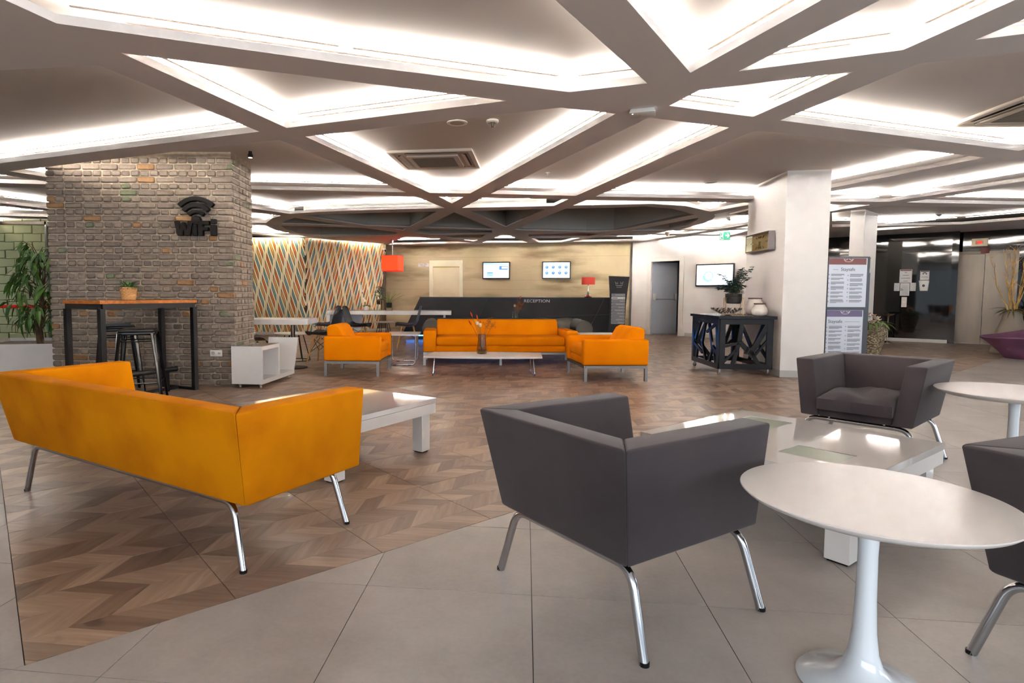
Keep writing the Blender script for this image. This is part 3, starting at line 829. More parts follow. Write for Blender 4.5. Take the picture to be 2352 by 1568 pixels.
for s in (-1, 1):
    mb = MB(); pts = [(s * 1.32, -0.55, 0.46), (s * 1.32, 0.12, 0.47), (s * 1.30, 0.18, 0.48)]
    mb.tube(pts, [0.145, 0.15, 0.14], 22)
    a = mb.build('armrest', QUILT, q, smooth=60)
    MB().box(s * 1.32 - 0.1, s * 1.32 + 0.1, -0.55, 0.15, 0.08, 0.42).build('arm_panel', QUILT, q, bevel=0.02)
    mb = MB()
    for k in range(6):   # stitched diamond lines on the outer arm
        y = -0.5 + k * 0.11
        mb.tube([(s * 1.425, y, 0.12), (s * 1.44, y + 0.11, 0.36), (s * 1.40, y + 0.16, 0.55)], 0.003, 5)
        mb.tube([(s * 1.425, y + 0.11, 0.12), (s * 1.44, y, 0.36), (s * 1.40, y - 0.05, 0.55)], 0.003, 5)
    mb.build('stitching', mat('quilt_thread', (120, 112, 90), 0.6), a)
MB().box(-1.2, 1.2, -0.5, 0.05, 0.12, 0.4).build('seat_cushion', QUILT, q, bevel=0.04, seg=3)
for sx in (-1, 1):
    for sy in (-0.5, 0.18):
        MB().box(sx * 1.3 - 0.03, sx * 1.3 + 0.03, sy - 0.03, sy + 0.03, 0, 0.1).build('leg', BLACKMET, q)

# ------------------------------------------------------------------ tables
def plank_table(name, label, c4, H, th, leg, inserts, rzm):
    """White lacquer low table from four plan corners (order: left, far, right, near)."""
    P = [Vector(p) for p in c4]; ctr = sum(P, Vector((0, 0))) / 4
    ex = (P[2] - P[1]); W = ex.length; ex.normalize(); ey = (P[1] - P[0]); Dp = ey.length
    t = thing(name, label, 'coffee table', (ctr.x, ctr.y, 0), math.atan2(ex.y, ex.x))
    hw, hd = W / 2, Dp / 2
    top = link('tabletop', fill([(-hw, -hd), (hw, -hd), (hw, hd), (-hw, hd)], [[(a, b), (c, b), (c, d), (a, d)] for a, b, c, d in inserts], th / 2), LACQ, t)
    top.location = (0, 0, H - th / 2)
    for a, b, c, d in inserts:
        MB().box(a + 0.002, c - 0.002, b + 0.002, d - 0.002, H - 0.022, H - 0.002).build('glass_inset', GLASSG, top).location = (0, 0, -(H - th / 2))
        MB().box(a - 0.01, c + 0.01, b - 0.01, d + 0.01, H - th - 0.006, H - th + 0.001).build('inset_tray', LACQ2, top).location = (0, 0, -(H - th / 2))
    ap = MB()
    for y0, y1, x0, x1 in ((-hd + 0.003, -hd + 0.023, -hw + 0.003, hw - 0.003), (hd - 0.023, hd - 0.003, -hw + 0.003, hw - 0.003), (-hd + 0.023, hd - 0.023, -hw + 0.003, -hw + 0.023), (-hd + 0.023, hd - 0.023, hw - 0.023, hw - 0.003)):
        ap.box(x0, x1, y0, y1, H - th - 0.07, H - th - 0.003)
    ap.build('apron', LACQ2, t)
    for sx in (-1, 1):
        for sy in (-1, 1):
            x0 = sx * (hw - 0.03); x1 = sx * (hw - 0.03 - leg); y0 = sy * (hd - 0.03); y1 = sy * (hd - 0.03 - leg)
            l = MB().box(min(x0, x1), max(x0, x1), min(y0, y1), max(y0, y1), 0.008, H - th - 0.004).build('leg', LACQ, t, bevel=0.003, seg=1)
            MB().box(min(x0, x1) + 0.01, max(x0, x1) - 0.01, min(y0, y1) + 0.01, max(y0, y1) - 0.01, 0, 0.009).build('foot_pad', BLACKPLA, l)
    return t
plank_table('coffee_table', 'white lacquered low table before the orange velvet sofa, mirroring the striped wall',
            [(-1.40, 3.73), (-0.845, 4.49), (-0.124, 3.99), (-0.68, 3.23)], 0.362, 0.03, 0.085, [(-0.40, 0.14, -0.20, 0.40)], 0)
plank_table('coffee_table', 'white lacquered low table with two green glass insets among the grey armchairs',
            [(0.96, 3.02), (1.756, 3.627), (2.34, 2.823), (1.545, 2.216)], 0.362, 0.03, 0.095, [(-0.375, 0.12, -0.14, 0.365), (0.104, -0.315, 0.347, -0.11)], 0)

def tulip(name, label, loc, R, H):
    t = thing(name, label, 'pedestal table', loc, 0)
    e = [(0.0001, H - 0.03), (R - 0.045, H - 0.028), (R - 0.012, H - 0.014), (R - 0.001, H - 0.004), (R, H - 0.002), (R - 0.002, H), (0.0001, H)]
    MB().lathe(e, 96).build('tabletop', LACQ2, t, smooth=30)
    b = [(0.155, 0.0), (0.158, 0.006), (0.15, 0.013), (0.11, 0.022), (0.07, 0.038), (0.047, 0.065), (0.036, 0.1), (0.029, 0.16), (0.025, 0.25), (0.0235, H * 0.7), (0.027, H - 0.03)]
    MB().lathe(b, 64).build('pedestal', mat('white_gloss_enamel', (226, 232, 238), 0.1, coat=0.4), t, smooth=60)
    return t
tulip('pedestal_table', 'round white pedestal table in the right foreground, whole top in view', (1.115, 1.565, 0), 0.318, 0.533)
tulip('pedestal_table', 'round white pedestal table cut by the frame, beside the taupe armchair', (3.12, 3.29, 0), 0.36, 0.535)

# slim white low table with chrome sled legs
t = thing('sled_table', 'slim white low table on chrome sled legs before the orange felt sofa', 'coffee table', (0.36, 7.85, 0), 0)
poly = [(-0.78, -0.27), (-0.4, -0.34), (0.0, -0.37), (0.4, -0.36), (0.74, -0.31), (0.80, 0.24), (0.4, 0.29), (0, 0.31), (-0.4, 0.31), (-0.66, 0.30)]
MB().prism(poly, 0.243, 0.268).build('tabletop', LACQ2, t, bevel=0.004, seg=1)
for s in (-1, 1):
    x = s * 0.66
    pts = polyround([(x - s * 0.02, -0.16, 0.243), (x, -0.22, 0.009), (x, 0.24, 0.009), (x - s * 0.02, 0.18, 0.243)], 0.04, 6)
    MB().tube(pts, 0.009, 10).build('leg', CHROME, t, smooth=60)

def side_table(label, loc, rz, W, D, H):
    t = thing('side_table', label, 'side table', loc, rz, 'white tray-top side tables')
    hw, hd = W / 2, D / 2
    MB().box(-hw, hw, -hd, hd, H - 0.022, H).build('tabletop', LACQ2, t, bevel=0.008, seg=2)
    for s in (-1, 1):
        y = s * (hd - 0.05)
        pts = polyround([(-hw + 0.05, y, H - 0.02), (-hw + 0.05, y, 0.012), (hw - 0.05, y, 0.012), (hw - 0.05, y, H - 0.02)], 0.06, 7)
        f = MB().tube(pts, 0.0085, 10).build('leg', CHROME, t, smooth=60)
        for q_ in (-1, 1):
            MB().box(q_ * (hw - 0.14) - 0.025, q_ * (hw - 0.14) + 0.025, y - 0.012, y + 0.012, 0, 0.008).build('foot_pad', BLACKPLA, f)
    return t
side_table('white side table between the orange sofa and the right-facing armchair', (-0.80, 9.05, 0), 0, 0.50, 0.62, 0.465)
side_table('white side table peeking out behind the left-facing orange armchair', (2.16, 9.1, 0), 0, 0.58, 0.55, 0.462)

# vases with dried flowers
def dried(t, z, seed, spread, h, tall=True):
    rr = random.Random(seed)
    STEM = mat('dried_stem', (110, 92, 50), 0.8); PLUME = mat('red_bunny_tail', (190, 60, 24), 0.9); BALL = mat('cream_cotton_ball', (236, 214, 180), 0.9); RUST = mat('rust_dried_foliage', (150, 84, 36), 0.9)
    tips = []
    for k, (dx, dz, kind) in enumerate(spread):
        a = Vector((0.01 * rr.uniform(-1, 1), 0.01 * rr.uniform(-1, 1), z + 0.01)); b = Vector((dx, rr.uniform(-0.03, 0.03), z + dz))
        mid = (a + b) / 2 + Vector((dx * -0.15, 0, 0.03))
        pts = [a * (1 - s) ** 2 + mid * 2 * s * (1 - s) + b * s * s for s in [i / 6 for i in range(7)]]
        st = MB().tube(pts, 0.0022, 5).build('flower_stem', STEM, t, smooth=60)
        d = (pts[-1] - pts[-2]).normalized()
        if kind == 'p':
            MB().tube([b, b + d * 0.02, b + d * 0.05, b + d * 0.075], [0.004, 0.010, 0.009, 0.002], 8).build('plume', PLUME, st, smooth=60)
        elif kind == 'b':
            mb = MB()
            for _ in range(4):
                mb.ball(b + Vector((rr.uniform(-1, 1), rr.uniform(-1, 1), rr.uniform(-1, 1))) * 0.014, 0.019, n=8, m=6)
            mb.build('cotton_ball', BALL, st, smooth=60)
        else:
            mb = MB()
            for _ in range(26):
                p = b + Vector((rr.uniform(-1, 1) * 0.05, rr.uniform(-1, 1) * 0.03, rr.uniform(-1, 0.6) * 0.06))
                mb.leaf(p, (rr.uniform(-1, 1), rr.uniform(-1, 1), rr.uniform(-0.3, 1)), (0, 0, 1), 0.022, 0.012)
                mb.tube([b - d * 0.03, p], 0.001, 3)
            mb.build('seed_head', RUST, st)
def vase(label, loc, prof, m, water, spread, seed):
    t = thing('flower_vase', label, 'vase', loc, 0, 'glass vases of dried flowers')
    MB().lathe(prof + [(r - 0.004, z) for r, z in reversed(prof)] + [(0.0001, 0.012)], 32).build('vase', m, t, smooth=50)
    if water:
        MB().lathe([(prof[0][0] * 0.86, 0.014), (prof[1][0] * 0.9, 0.03), (prof[2][0] * 0.9, 0.062), (0.0001, 0.062)], 24).build('water', mat('vase_water', (226, 232, 224), 0.02, trans=0.9, ior=1.33), t, smooth=50)
    dried(t, 0.02, seed, spread, 0.4)
vase('amber glass vase of red plumes and cotton balls on the slim white table', (0.345, 7.90, 0.2685),
     [(0.058, 0.0), (0.066, 0.01), (0.067, 0.05), (0.06, 0.13), (0.052, 0.2), (0.048, 0.262)], AMBER, True,
     [(-0.13, 0.47, 'p'), (-0.06, 0.43, 'p'), (-0.14, 0.36, 'p'), (-0.02, 0.35, 'p'), (-0.075, 0.385, 'b'), (-0.035, 0.36, 'b'), (0.10, 0.43, 's'), (0.15, 0.37, 's'), (0.06, 0.36, 's'), (-0.01, 0.47, 'x')][:9], 4)
vs_t = thing('low_table', 'low dark table behind the quilted sofa that carries the clear vase', 'table', (1.17, 11.75, 0), 0)
MB().box(-0.3, 0.3, -0.2, 0.2, 0.42, 0.45).build('tabletop', BLACKMET, vs_t)
for sx in (-1, 1):
    for sy in (-1, 1):
        MB().box(sx * 0.27 - 0.015, sx * 0.27 + 0.015, sy * 0.17 - 0.015, sy * 0.17 + 0.015, 0, 0.42).build('leg', BLACKMET, vs_t)
vase('clear glass vase of rust foliage and a red plume before the reception lettering', (1.16, 11.72, 0.4505),
     [(0.075, 0.0), (0.08, 0.01), (0.078, 0.06), (0.068, 0.15), (0.058, 0.24), (0.054, 0.262)], GLASSC, False,
     [(0.08, 0.44, 's'), (0.12, 0.40, 's'), (0.02, 0.36, 's'), (0.05, 0.36, 's'), (0.0, 0.36, 'b'), (0.09, 0.485, 'p'), (0.13, 0.36, 'p'), (0.10, 0.33, 's')], 9)

# ------------------------------------------------------------------ striped wall
CREAM = mat('cream_stripe', (252, 240, 200), 0.6); DARKS = mat('dark_brown_stripe', (62, 46, 28), 0.7)
WEDGE = [mat('orange_wedge', (226, 112, 40), 0.6), mat('blue_wedge', (112, 164, 176), 0.6), mat('amber_wedge', (236, 170, 84), 0.6)]
def st(a):
    f = math.floor(a); r = a - f
    return f + max(0.0, (r - 0.5) * 2)
def striped(pa, pb, sign, name, lean=0.0):
    pa = Vector(pa); pb = Vector(pb); d = (pb - pa); L = d.length; d.normalize(); nn = Vector((d.y, -d.x))
    Z0, Z1 = 0.06, H1 - 0.005
    w = struct(MB().prism([tuple(pa), tuple(pb), tuple(pb - nn * 0.1), tuple(pa - nn * 0.1)], 0, H1).build(name, DARKS))
    struct(wall('baseboard_striped', [tuple(pa + nn * 0.02), tuple(pb + nn * 0.02)], 0, 0.06, WHITE, 0.03))
    def P(u, z, o):
        q = pa + d * u + nn * o
        return (q.x, q.y, z)
    NZ = 60
    def X(i, z):
        return 0.042 * i + 0.12 * st((Z1 - z) / 0.72 + i * 0.25) if sign > 0 else 0.042 * i - 0.12 * st((Z1 - z) / 0.72 - i * 0.25)
    for i in range(-90, 160):
        xs = [(X(i, Z0 + (Z1 - Z0) * k / NZ), Z0 + (Z1 - Z0) * k / NZ) for k in range(NZ + 1)]
        nx = [X(i + 1, z) for _, z in xs]
        if max(x for x, _ in xs) < 0 or min(x for x, _ in xs) > L: continue
        mb = MB(); wd = [MB(), MB(), MB()]
        for k in range(NZ):
            (x0, z0), (x1, z1) = xs[k], xs[k + 1]
            def lim(z): return L - lean * (1 - (z - Z0) / (Z1 - Z0))
            w0 = min(x0 + 0.036, lim(z0)); w1 = min(x1 + 0.036, lim(z1)); x0c, x1c = max(x0, 0), max(x1, 0)
            if w0 - x0c < 0.003 or w1 - x1c < 0.003: continue
            mb.add([P(x0c, z0, 0.012), P(w0, z0, 0.012), P(w1, z1, 0.012), P(x1c, z1, 0.012), P(x0c, z0, 0), P(w0, z0, 0), P(w1, z1, 0), P(x1c, z1, 0)],
                   [(0, 1, 2, 3), (1, 5, 6, 2), (4, 0, 3, 7)])
            g0 = nx[k] - x0 - 0.036; g1 = nx[k + 1] - x1 - 0.036
            a0 = max(0, g0 - 0.028); a1 = max(0, g1 - 0.028)
            if a0 + a1 > 0.004 and x0 > -0.05 and x1 > -0.05 and x0 + 0.05 + a0 < lim(z0) and x1 + 0.05 + a1 < lim(z1):
                c = (i + int((Z1 - z0) / 0.72 + i * 0.25)) % 3
                s0 = x0 + 0.036 + 0.014; s1 = x1 + 0.036 + 0.014
                wd[c].add([P(s0, z0, 0.004), P(s0 + a0, z0, 0.004), P(s1 + a1, z1, 0.004), P(s1, z1, 0.004)], [(0, 1, 2, 3)])
        if mb.v:
            s_ = mb.build('stripe', CREAM, w, weld=True)
            for c in range(3):
                if wd[c].v: wd[c].build('colour_wedge', WEDGE[c], w, weld=True)
    return w
striped((-6.3, 15.42), (-3.86, 15.30), 1, 'wall_striped')
striped((-3.86, 15.30), (-2.02, 17.20), -1, 'wall_striped', lean=0.3)

# ------------------------------------------------------------------ wall fittings at the back
bd = Vector((7.31, -1.66)).normalized(); bn = Vector((bd.y, -bd.x)); bo = Vector((-2.6, 17.9))
def bpt(s, n=0.0):
    p = bo + bd * s + bn * n
    return (p.x, p.y)
BRZ = math.atan2(bd.y, bd.x)
DOORW = mat('cream_door', (240, 226, 190), 0.45); DFR = mat('cream_door_frame', (246, 240, 214), 0.45)
dr = struct(MB().prism([bpt(1.97, 0.01), bpt(2.77, 0.01), bpt(2.77, -0.005), bpt(1.97, -0.005)], 0, 1.83).build('door_1', DOORW))
fr = MB()
for s0, s1, z0, z1 in ((1.87, 1.975, 0, 2.02), (2.77, 2.87, 0, 2.02), (1.975, 2.77, 1.85, 2.02)):
    fr.prism([bpt(s0, 0.05), bpt(s1, 0.05), bpt(s1, -0.005), bpt(s0, -0.005)], z0, z1)
fr.build('door_frame', DFR, dr)
MB().prism([bpt(1.975, 0.03), bpt(2.77, 0.03), bpt(2.77, 0), bpt(1.975, 0)], 1.805, 1.85).build('door_head', mat('cream_door_head', (206, 178, 120), 0.5), dr)
sg = thing('door_sign', 'small white name plate reading Front Office Manager beside the cream door', 'sign', (*bpt(1.685, 0.006), 1.89), BRZ)
MB().box(-0.16, 0.16, -0.006, 0.006, -0.046, 0.046).build('plate', PAPER, sg)
for s_, z in (('Front Office', 0.008), ('Manager', -0.034)):
    me = text_mesh(s_, 0.046, 0.0008); o = link('lettering', me, INK, sg); o.rotation_euler = (PI / 2, 0, 0); o.location = (0, -0.0075, z)

def tv(name, label, loc, rz, w, h, tilt=0.0):
    t = thing(name, label, 'screen', loc, rz, 'wall screens')
    MB().box(-w / 2, w / 2, -0.03, 0.02, -h / 2, h / 2).build('bezel', BLACKGLOSS, t, bevel=0.004, seg=1)
    MB().box(-0.1, 0.1, 0.02, 0.06, -0.08, 0.08).build('wall_bracket', BLACKMET, t)
    s = MB().box(-w / 2 + 0.028, w / 2 - 0.028, -0.033, -0.03, -h / 2 + 0.035, h / 2 - 0.028).build('display', SCREEN, t)
    return t, s
t1, s1 = tv('wall_screen', 'wall screen with a bus drawing and timetable, left one above the reception', (*bpt(3.848, 0.075), 1.716), BRZ, 0.78, 0.485)
y = -0.0345
MB().box(-0.36, 0.36, y, y + 0.001, 0.165, 0.21).build('header_band', SCRLIGHT, s1)
MB().box(0.09, 0.33, y, y + 0.001, 0.02, 0.13).build('bus_drawing', SCRBLUE, s1)
MB().box(0.16, 0.31, y - 0.001, y, 0.05, 0.11).build('bus_panel', SCREEN, s1)
for k in range(3):
    MB().box(-0.26, -0.09, y, y + 0.001, -0.16 + 0.04 * k, -0.13 + 0.04 * k).build('table_row', SCRTEAL if k < 2 else SCRBLUE, s1)
MB().box(0.11, 0.32, y, y + 0.001, -0.115, -0.105).build('caption_line', SCRTEAL, s1)
t2, s2 = tv('wall_screen', 'wall screen with two rows of blue world-clock faces above the reception', (*bpt(5.533, 0.075), 1.716), BRZ, 0.78, 0.485)
MB().box(-0.35, 0.35, y, y + 0.001, 0.18, 0.205).build('header_band', SCRLIGHT, s2)
for r in range(2):
    for c in range(4):
        x = -0.26 + 0.175 * c; z = 0.085 - 0.16 * r
        fc = MB().prism([(x + 0.043 * math.cos(a * PI / 12), z + 0.043 * math.sin(a * PI / 12)) for a in range(24)], y, y + 0.001, 'y').build('clock_face', SCRBLUE, s2)
        MB().box(x - 0.003, x + 0.003, y - 0.001, y, z - 0.002, z + 0.034).build('minute_hand', SCREEN, fc)
        MB().bar((x, y - 0.0005, z), (x + 0.018 * (1 if c % 2 else -1), y - 0.0005, z - 0.016), 0.006, 0.001).build('hour_hand', SCREEN, fc)
        MB().box(x - 0.024, x + 0.024, y, y + 0.001, z + 0.058, z + 0.07).build('city_label', INK if (r + c) % 2 else SCRBLUE, s2)
FRZ = math.atan2(FD.y, FD.x)
t3, s3 = tv('wall_screen', 'wall screen with a teal ring on the white wall behind the potted eucalyptus', (*fpt(1.90, -0.06), 1.53), FRZ, 0.92, 0.545)
MB().tube([(-0.14 + 0.105 * math.cos(a * PI / 16), y, -0.02 + 0.105 * math.sin(a * PI / 16)) for a in range(32)], 0.01, 5, closed=True).build('teal_ring', SCRTEAL, s3)
for k in range(7):
    a = PI * 1.05 + k * 0.32
    MB().box(-0.14 + 0.13 * math.cos(a) - 0.015, -0.14 + 0.13 * math.cos(a) + 0.015, y, y + 0.001, -0.02 + 0.13 * math.sin(a) - 0.013, -0.02 + 0.13 * math.sin(a) + 0.013).build('leaf_mark', SCRTEAL, s3)

# fire door, ajar
FDOOR = mat('grey_fire_door', (150, 156, 166), 0.45); FFR = mat('white_steel_frame', (220, 214, 206), 0.45)
fd = struct(bpy.data.objects.new('door_2', None)); COL.objects.link(fd)
fr = MB()
for s0, s1, z0, z1 in ((0.10, 0.215, 0, 2.03), (0.985, 1.10, 0, 2.03), (0.215, 0.985, 1.915, 2.03)):
    fr.prism([fpt(s0, -0.03), fpt(s1, -0.03), fpt(s1, 0.13), fpt(s0, 0.13)], z0, z1)
fr.build('door_frame', FFR, fd)
ha = Vector(fpt(0.225, 0.03)); ang = FRZ + math.radians(56); hd_ = Vector((math.cos(ang), math.sin(ang))); hn = Vector((-hd_.y, hd_.x))
def hpt(s, n):
    p = ha + hd_ * s + hn * n
    return (p.x, p.y)
MB().prism([hpt(0, 0), hpt(0.72, 0), hpt(0.72, 0.045), hpt(0, 0.045)], 0.01, 1.90).build('door_leaf', FDOOR, fd)
pb = MB().tube([(*hpt(0.07, -0.07), 0.93), (*hpt(0.68, -0.07), 0.93)], 0.013, 10).build('push_bar', STEEL, fd, smooth=60)
for s_ in (0.06, 0.66):
    MB().prism([hpt(s_ - 0.03, -0.001), hpt(s_ + 0.03, -0.001), hpt(s_ + 0.02, -0.085), hpt(s_ - 0.02, -0.085)], 0.90, 1.08).build('bar_bracket', GREYPLA, pb, bevel=0.008)

# wall phone and little hanging charm on the grey wall
kd = Vector((0.44, 0.18)).normalized(); kn = Vector((kd.y, -kd.x)); KRZ = math.atan2(kd.y, kd.x)
def kpt(s, n=0.0):
    p = Vector((4.71, 16.24)) + kd * s + kn * n
    return (p.x, p.y)
PHB = mat('blue_grey_phone', (74, 98, 128), 0.3)
t = thing('wall_phone', 'blue-grey wall phone with a looping cord beside the fire door', 'phone', (*kpt(0.40, 0.03), 1.335), KRZ)
MB().box(-0.11, 0.10, -0.025, 0.03, -0.13, 0.135).build('body', PHB, t, bevel=0.012)
MB().hexa([(-0.10, -0.075, -0.12), (-0.03, -0.075, -0.13), (-0.03, -0.024, -0.13), (-0.10, -0.024, -0.12)], [(-0.09, -0.075, 0.12), (-0.03, -0.075, 0.12), (-0.03, -0.024, 0.12), (-0.09, -0.024, 0.12)]).build('handset', mat('dark_blue_handset', (38, 54, 84), 0.3), t, bevel=0.015)
MB().box(0.0, 0.085, -0.032, -0.024, 0.03, 0.11).build('keypad', PLASTIC, t)
MB().tube([(-0.08, -0.03, -0.13), (-0.12, -0.03, -0.28), (-0.10, -0.03, -0.42), (0.0, -0.03, -0.48), (0.08, -0.03, -0.42), (0.09, -0.03, -0.26), (0.06, -0.02, -0.12)], 0.006, 6).build('cord', GREYPLA, t, smooth=60)
t = thing('hanging_charm', 'small black and white charm hanging on the grey wall', 'charm', (*kpt(0.35, 0.012), 1.93), KRZ)
MB().ball((0, 0, 0), 0.035, 0.012, 0.045).build('bead', BLACKGLOSS, t, smooth=60)
MB().ball((0, -0.012, 0.005), 0.014, 0.005, 0.018).build('eye', PLASTIC, t, smooth=60)
MB().tube([(0, 0, 0.04), (0, 0, 0.17)], 0.004, 5).build('cord', BLACKPLA, t)

# exit sign
EXG = mat('exit_green', (14, 110, 84), 0.4, emit=(14, 110, 84), estr=0.25); EXW = mat('exit_white', (235, 240, 238), 0.4, emit=(235, 240, 238), estr=0.6)
t = thing('exit_sign', 'green exit sign with a running figure and arrow under the ceiling', 'sign', (5.98, 13.35, 2.37), math.radians(-20))
MB().box(-0.115, 0.095, -0.012, 0.012, -0.095, 0.085).build('panel', EXG, t)
ar = MB().box(0.0, 0.05, -0.015, -0.012, -0.012, 0.014)
ar.prism([(0.035, 0.05), (0.05, 0.05), (0.085, 0.001), (0.05, -0.048), (0.035, -0.048), (0.062, 0.001)], -0.015, -0.012, 'y').build('arrow', EXW, t)
mn = MB().box(-0.10, -0.03, -0.0145, -0.012, -0.08, -0.07).box(-0.10, -0.092, -0.0145, -0.012, -0.08, 0.065).box(-0.10, -0.03, -0.0145, -0.012, 0.058, 0.066)
mn.prism([(-0.058, 0.03), (-0.045, 0.02), (-0.055, -0.01), (-0.04, -0.045), (-0.052, -0.05), (-0.068, -0.015), (-0.085, -0.04), (-0.09, -0.03), (-0.074, 0.005), (-0.068, 0.028)], -0.0145, -0.012, 'y')
mn.prism([(-0.055 + 0.012 * math.cos(a * PI / 5), 0.045 + 0.012 * math.sin(a * PI / 5)) for a in range(10)], -0.0145, -0.012, 'y').build('running_figure', EXW, t)
MB().box(-0.02, 0.0, -0.01, 0.01, 0.085, 0.095).build('mount', GREYPLA, t)

# pendant lamp
SHADE = mat('red_lit_shade', (214, 40, 14), 0.7, emit=(255, 58, 10), estr=0.85)
SHADE2 = mat('red_shade_side', (200, 20, 14), 0.7, emit=(220, 16, 8), estr=0.6)
t = thing('pendant_lamp', 'red square fabric pendant lamp hanging by the striped wall', 'lamp', (-1.66, 15.6, 0), math.radians(-14))
sh = MB().box(-0.22, 0.22, -0.22, 0.22, 1.645, 2.03).build('lamp_shade', SHADE, t)
MB().box(-0.225, 0.225, -0.225, 0.225, 1.638, 1.65).build('shade_rim', SHADE2, sh); MB().box(-0.225, 0.225, -0.225, 0.225, 2.025, 2.037).build('shade_rim', SHADE2, sh)
MB().tube([(0, 0, 2.03), (0, 0, 2.44)], 0.008, 8).build('rod', CHROME, t)
MB().lathe([(0.05, 2.435), (0.06, 2.445), (0.06, 2.46)], 16).build('canopy', STEEL, t)

# ------------------------------------------------------------------ reception counter
CTR = mottle(mat('black_stone_counter', (24, 23, 25), 0.5, spec=0.15), (30, 29, 31), 3, 4)
t = thing('reception_counter', 'long black reception counter with slanted left end and blue glow below', 'counter', (0, 13.7, 0), 0)
MB().prism([(-1.25, 0.11), (3.75, 0.11), (3.75, 0.975), (-0.83, 0.975)], 0.0, 0.62, 'y').build('body', CTR, t)
MB().prism([(-0.85, 0.975), (3.75, 0.975), (3.75, 0.985), (-0.85, 0.985)], -0.01, 0.64, 'y').build('countertop', mat('counter_edge', (30, 29, 30), 0.2), t)
FACET = mat('counter_facet', (18, 17, 19), 0.45, spec=0.15)
MB().prism([(2.02, 0.12), (2.4, 0.96), (3.70, 0.96), (3.70, 0.12)], -0.006, 0.0, 'y').build('front_facet', FACET, t)
for a, b in (((2.05, 0.55), (3.7, 0.6)), ((3.0, 0.12), (3.4, 0.96)), ((0.35, 0.12), (0.72, 0.96))):
    MB().bar((a[0], -0.007, a[1]), (b[0], -0.007, b[1]), 0.008, 0.003).build('seam', mat('seam_line', (58, 56, 58), 0.4), t)
MB().box(-0.9, 3.5, 0.12, 0.5, 0, 0.11).build('plinth', BLACKMET, t)
MB().box(-1.15, 3.6, 0.03, 0.06, 0.085, 0.108).build('blue_light_strip', mat('blue_led', (120, 190, 255), 0.4, emit=(70, 150, 255), estr=6.0), t)
me = text_mesh('RECEPTION', 0.098, 0.006); o = link('lettering', me, mat('brushed_letter', (214, 212, 208), 0.35), t)
o.rotation_euler = (PI / 2, 0, 0); o.location = (1.855, -0.006, 0.867)
o.scale = (1.16, 1, 1)

t = thing('table_lamp', 'table lamp with red drum shade and silver base on the reception counter', 'lamp', (3.09, 13.98, 0.9855), 0)
MB().lathe([(0.085, 0.0), (0.09, 0.015), (0.075, 0.03), (0.045, 0.055), (0.03, 0.11), (0.013, 0.16), (0.02, 0.18), (0.012, 0.2), (0.018, 0.22), (0.011, 0.24), (0.016, 0.265), (0.008, 0.29), (0.008, 0.34)], 24).build('base', SILVER, t, smooth=60)
MB().lathe([(0.153, 0.30), (0.153, 0.465), (0.150, 0.465), (0.150, 0.30)], 32).build('lamp_shade', mat('red_drum_shade', (206, 70, 58), 0.8, emit=(200, 60, 44), estr=0.12), t, smooth=60)

# directory totem
t = thing('directory_totem', 'black waisted directory totem with a column of silver name strips', 'totem', (3.55, 13.05, 0), math.radians(-16))
prof = [(-0.20, 0.10), (0.155, 0.10), (0.15, 0.45), (0.16, 0.8), (0.185, 1.1), (0.225, 1.44), (-0.215, 1.46), (-0.19, 1.1), (-0.18, 0.8), (-0.185, 0.45)]
MB().prism(prof, -0.03, 0.03, 'y').build('panel', mat('totem_black', (10, 10, 12), 0.4, spec=0.15), t)
MB().box(-0.24, 0.22, -0.14, 0.14, 0, 0.02).build('base', STEEL, t); MB().box(-0.05, 0.05, -0.02, 0.02, 0.02, 0.12).build('stem', STEEL, t)
STRIP = [mat('silver_strip', (116, 116, 120), 0.4), mat('bright_strip', (170, 170, 172), 0.4)]
for k in range(10):
    z = 1.045 - k * 0.067
    s_ = MB().box(-0.145, 0.14, -0.036, -0.03, z - 0.028, z + 0.028).build('name_strip', STRIP[k == 1], t)
    MB().box(-0.13, -0.13 + 0.06 + 0.1 * ((k * 7) % 5) / 4, -0.0375, -0.036, z - 0.009, z + 0.009).build('print_line', INK, s_)
    MB().box(0.105, 0.12, -0.0375, -0.036, z - 0.008, z + 0.008).build('floor_mark', INK, s_)
cr = MB()
for s in (-1, 1):
    cr.tube([(s * 0.015 + 0.01, -0.034, 1.30), (s * 0.05 + 0.01, -0.034, 1.285), (s * 0.085 + 0.01, -0.034, 1.335)], 0.006, 5)
    cr.tube([(s * 0.02 + 0.01, -0.034, 1.33), (s * 0.05 + 0.01, -0.034, 1.30), (s * 0.075 + 0.01, -0.034, 1.31)], 0.005, 5)
    cr.tube([(s * 0.085 + 0.01, -0.034, 1.335), (s * 0.065 + 0.01, -0.034, 1.245)], 0.004, 5)
cr.box(-0.05, 0.07, -0.036, -0.032, 1.245, 1.26).box(-0.045, 0.065, -0.036, -0.032, 1.21, 1.22)
cr.build('crown_emblem', mat('grey_emblem', (96, 96, 100), 0.5), t)

# security camera in the corner
t = thing('security_camera', 'small white bullet camera where striped and concrete walls meet', 'camera', (-2.05, 16.85, 2.30), math.radians(-60))
MB().tube([(0, 0, 0), (0.14, 0, -0.05)], 0.035, 12).build('body', PLASTIC, t); MB().tube([(0.14, 0, -0.05), (0.15, 0, -0.054)], 0.026, 12).build('lens', BLACKGLOSS, t)
MB().tube([(0, 0, 0), (-0.03, 0, 0.1), (-0.03, 0, 0.16)], 0.015, 8).build('mount', PLASTIC, t)

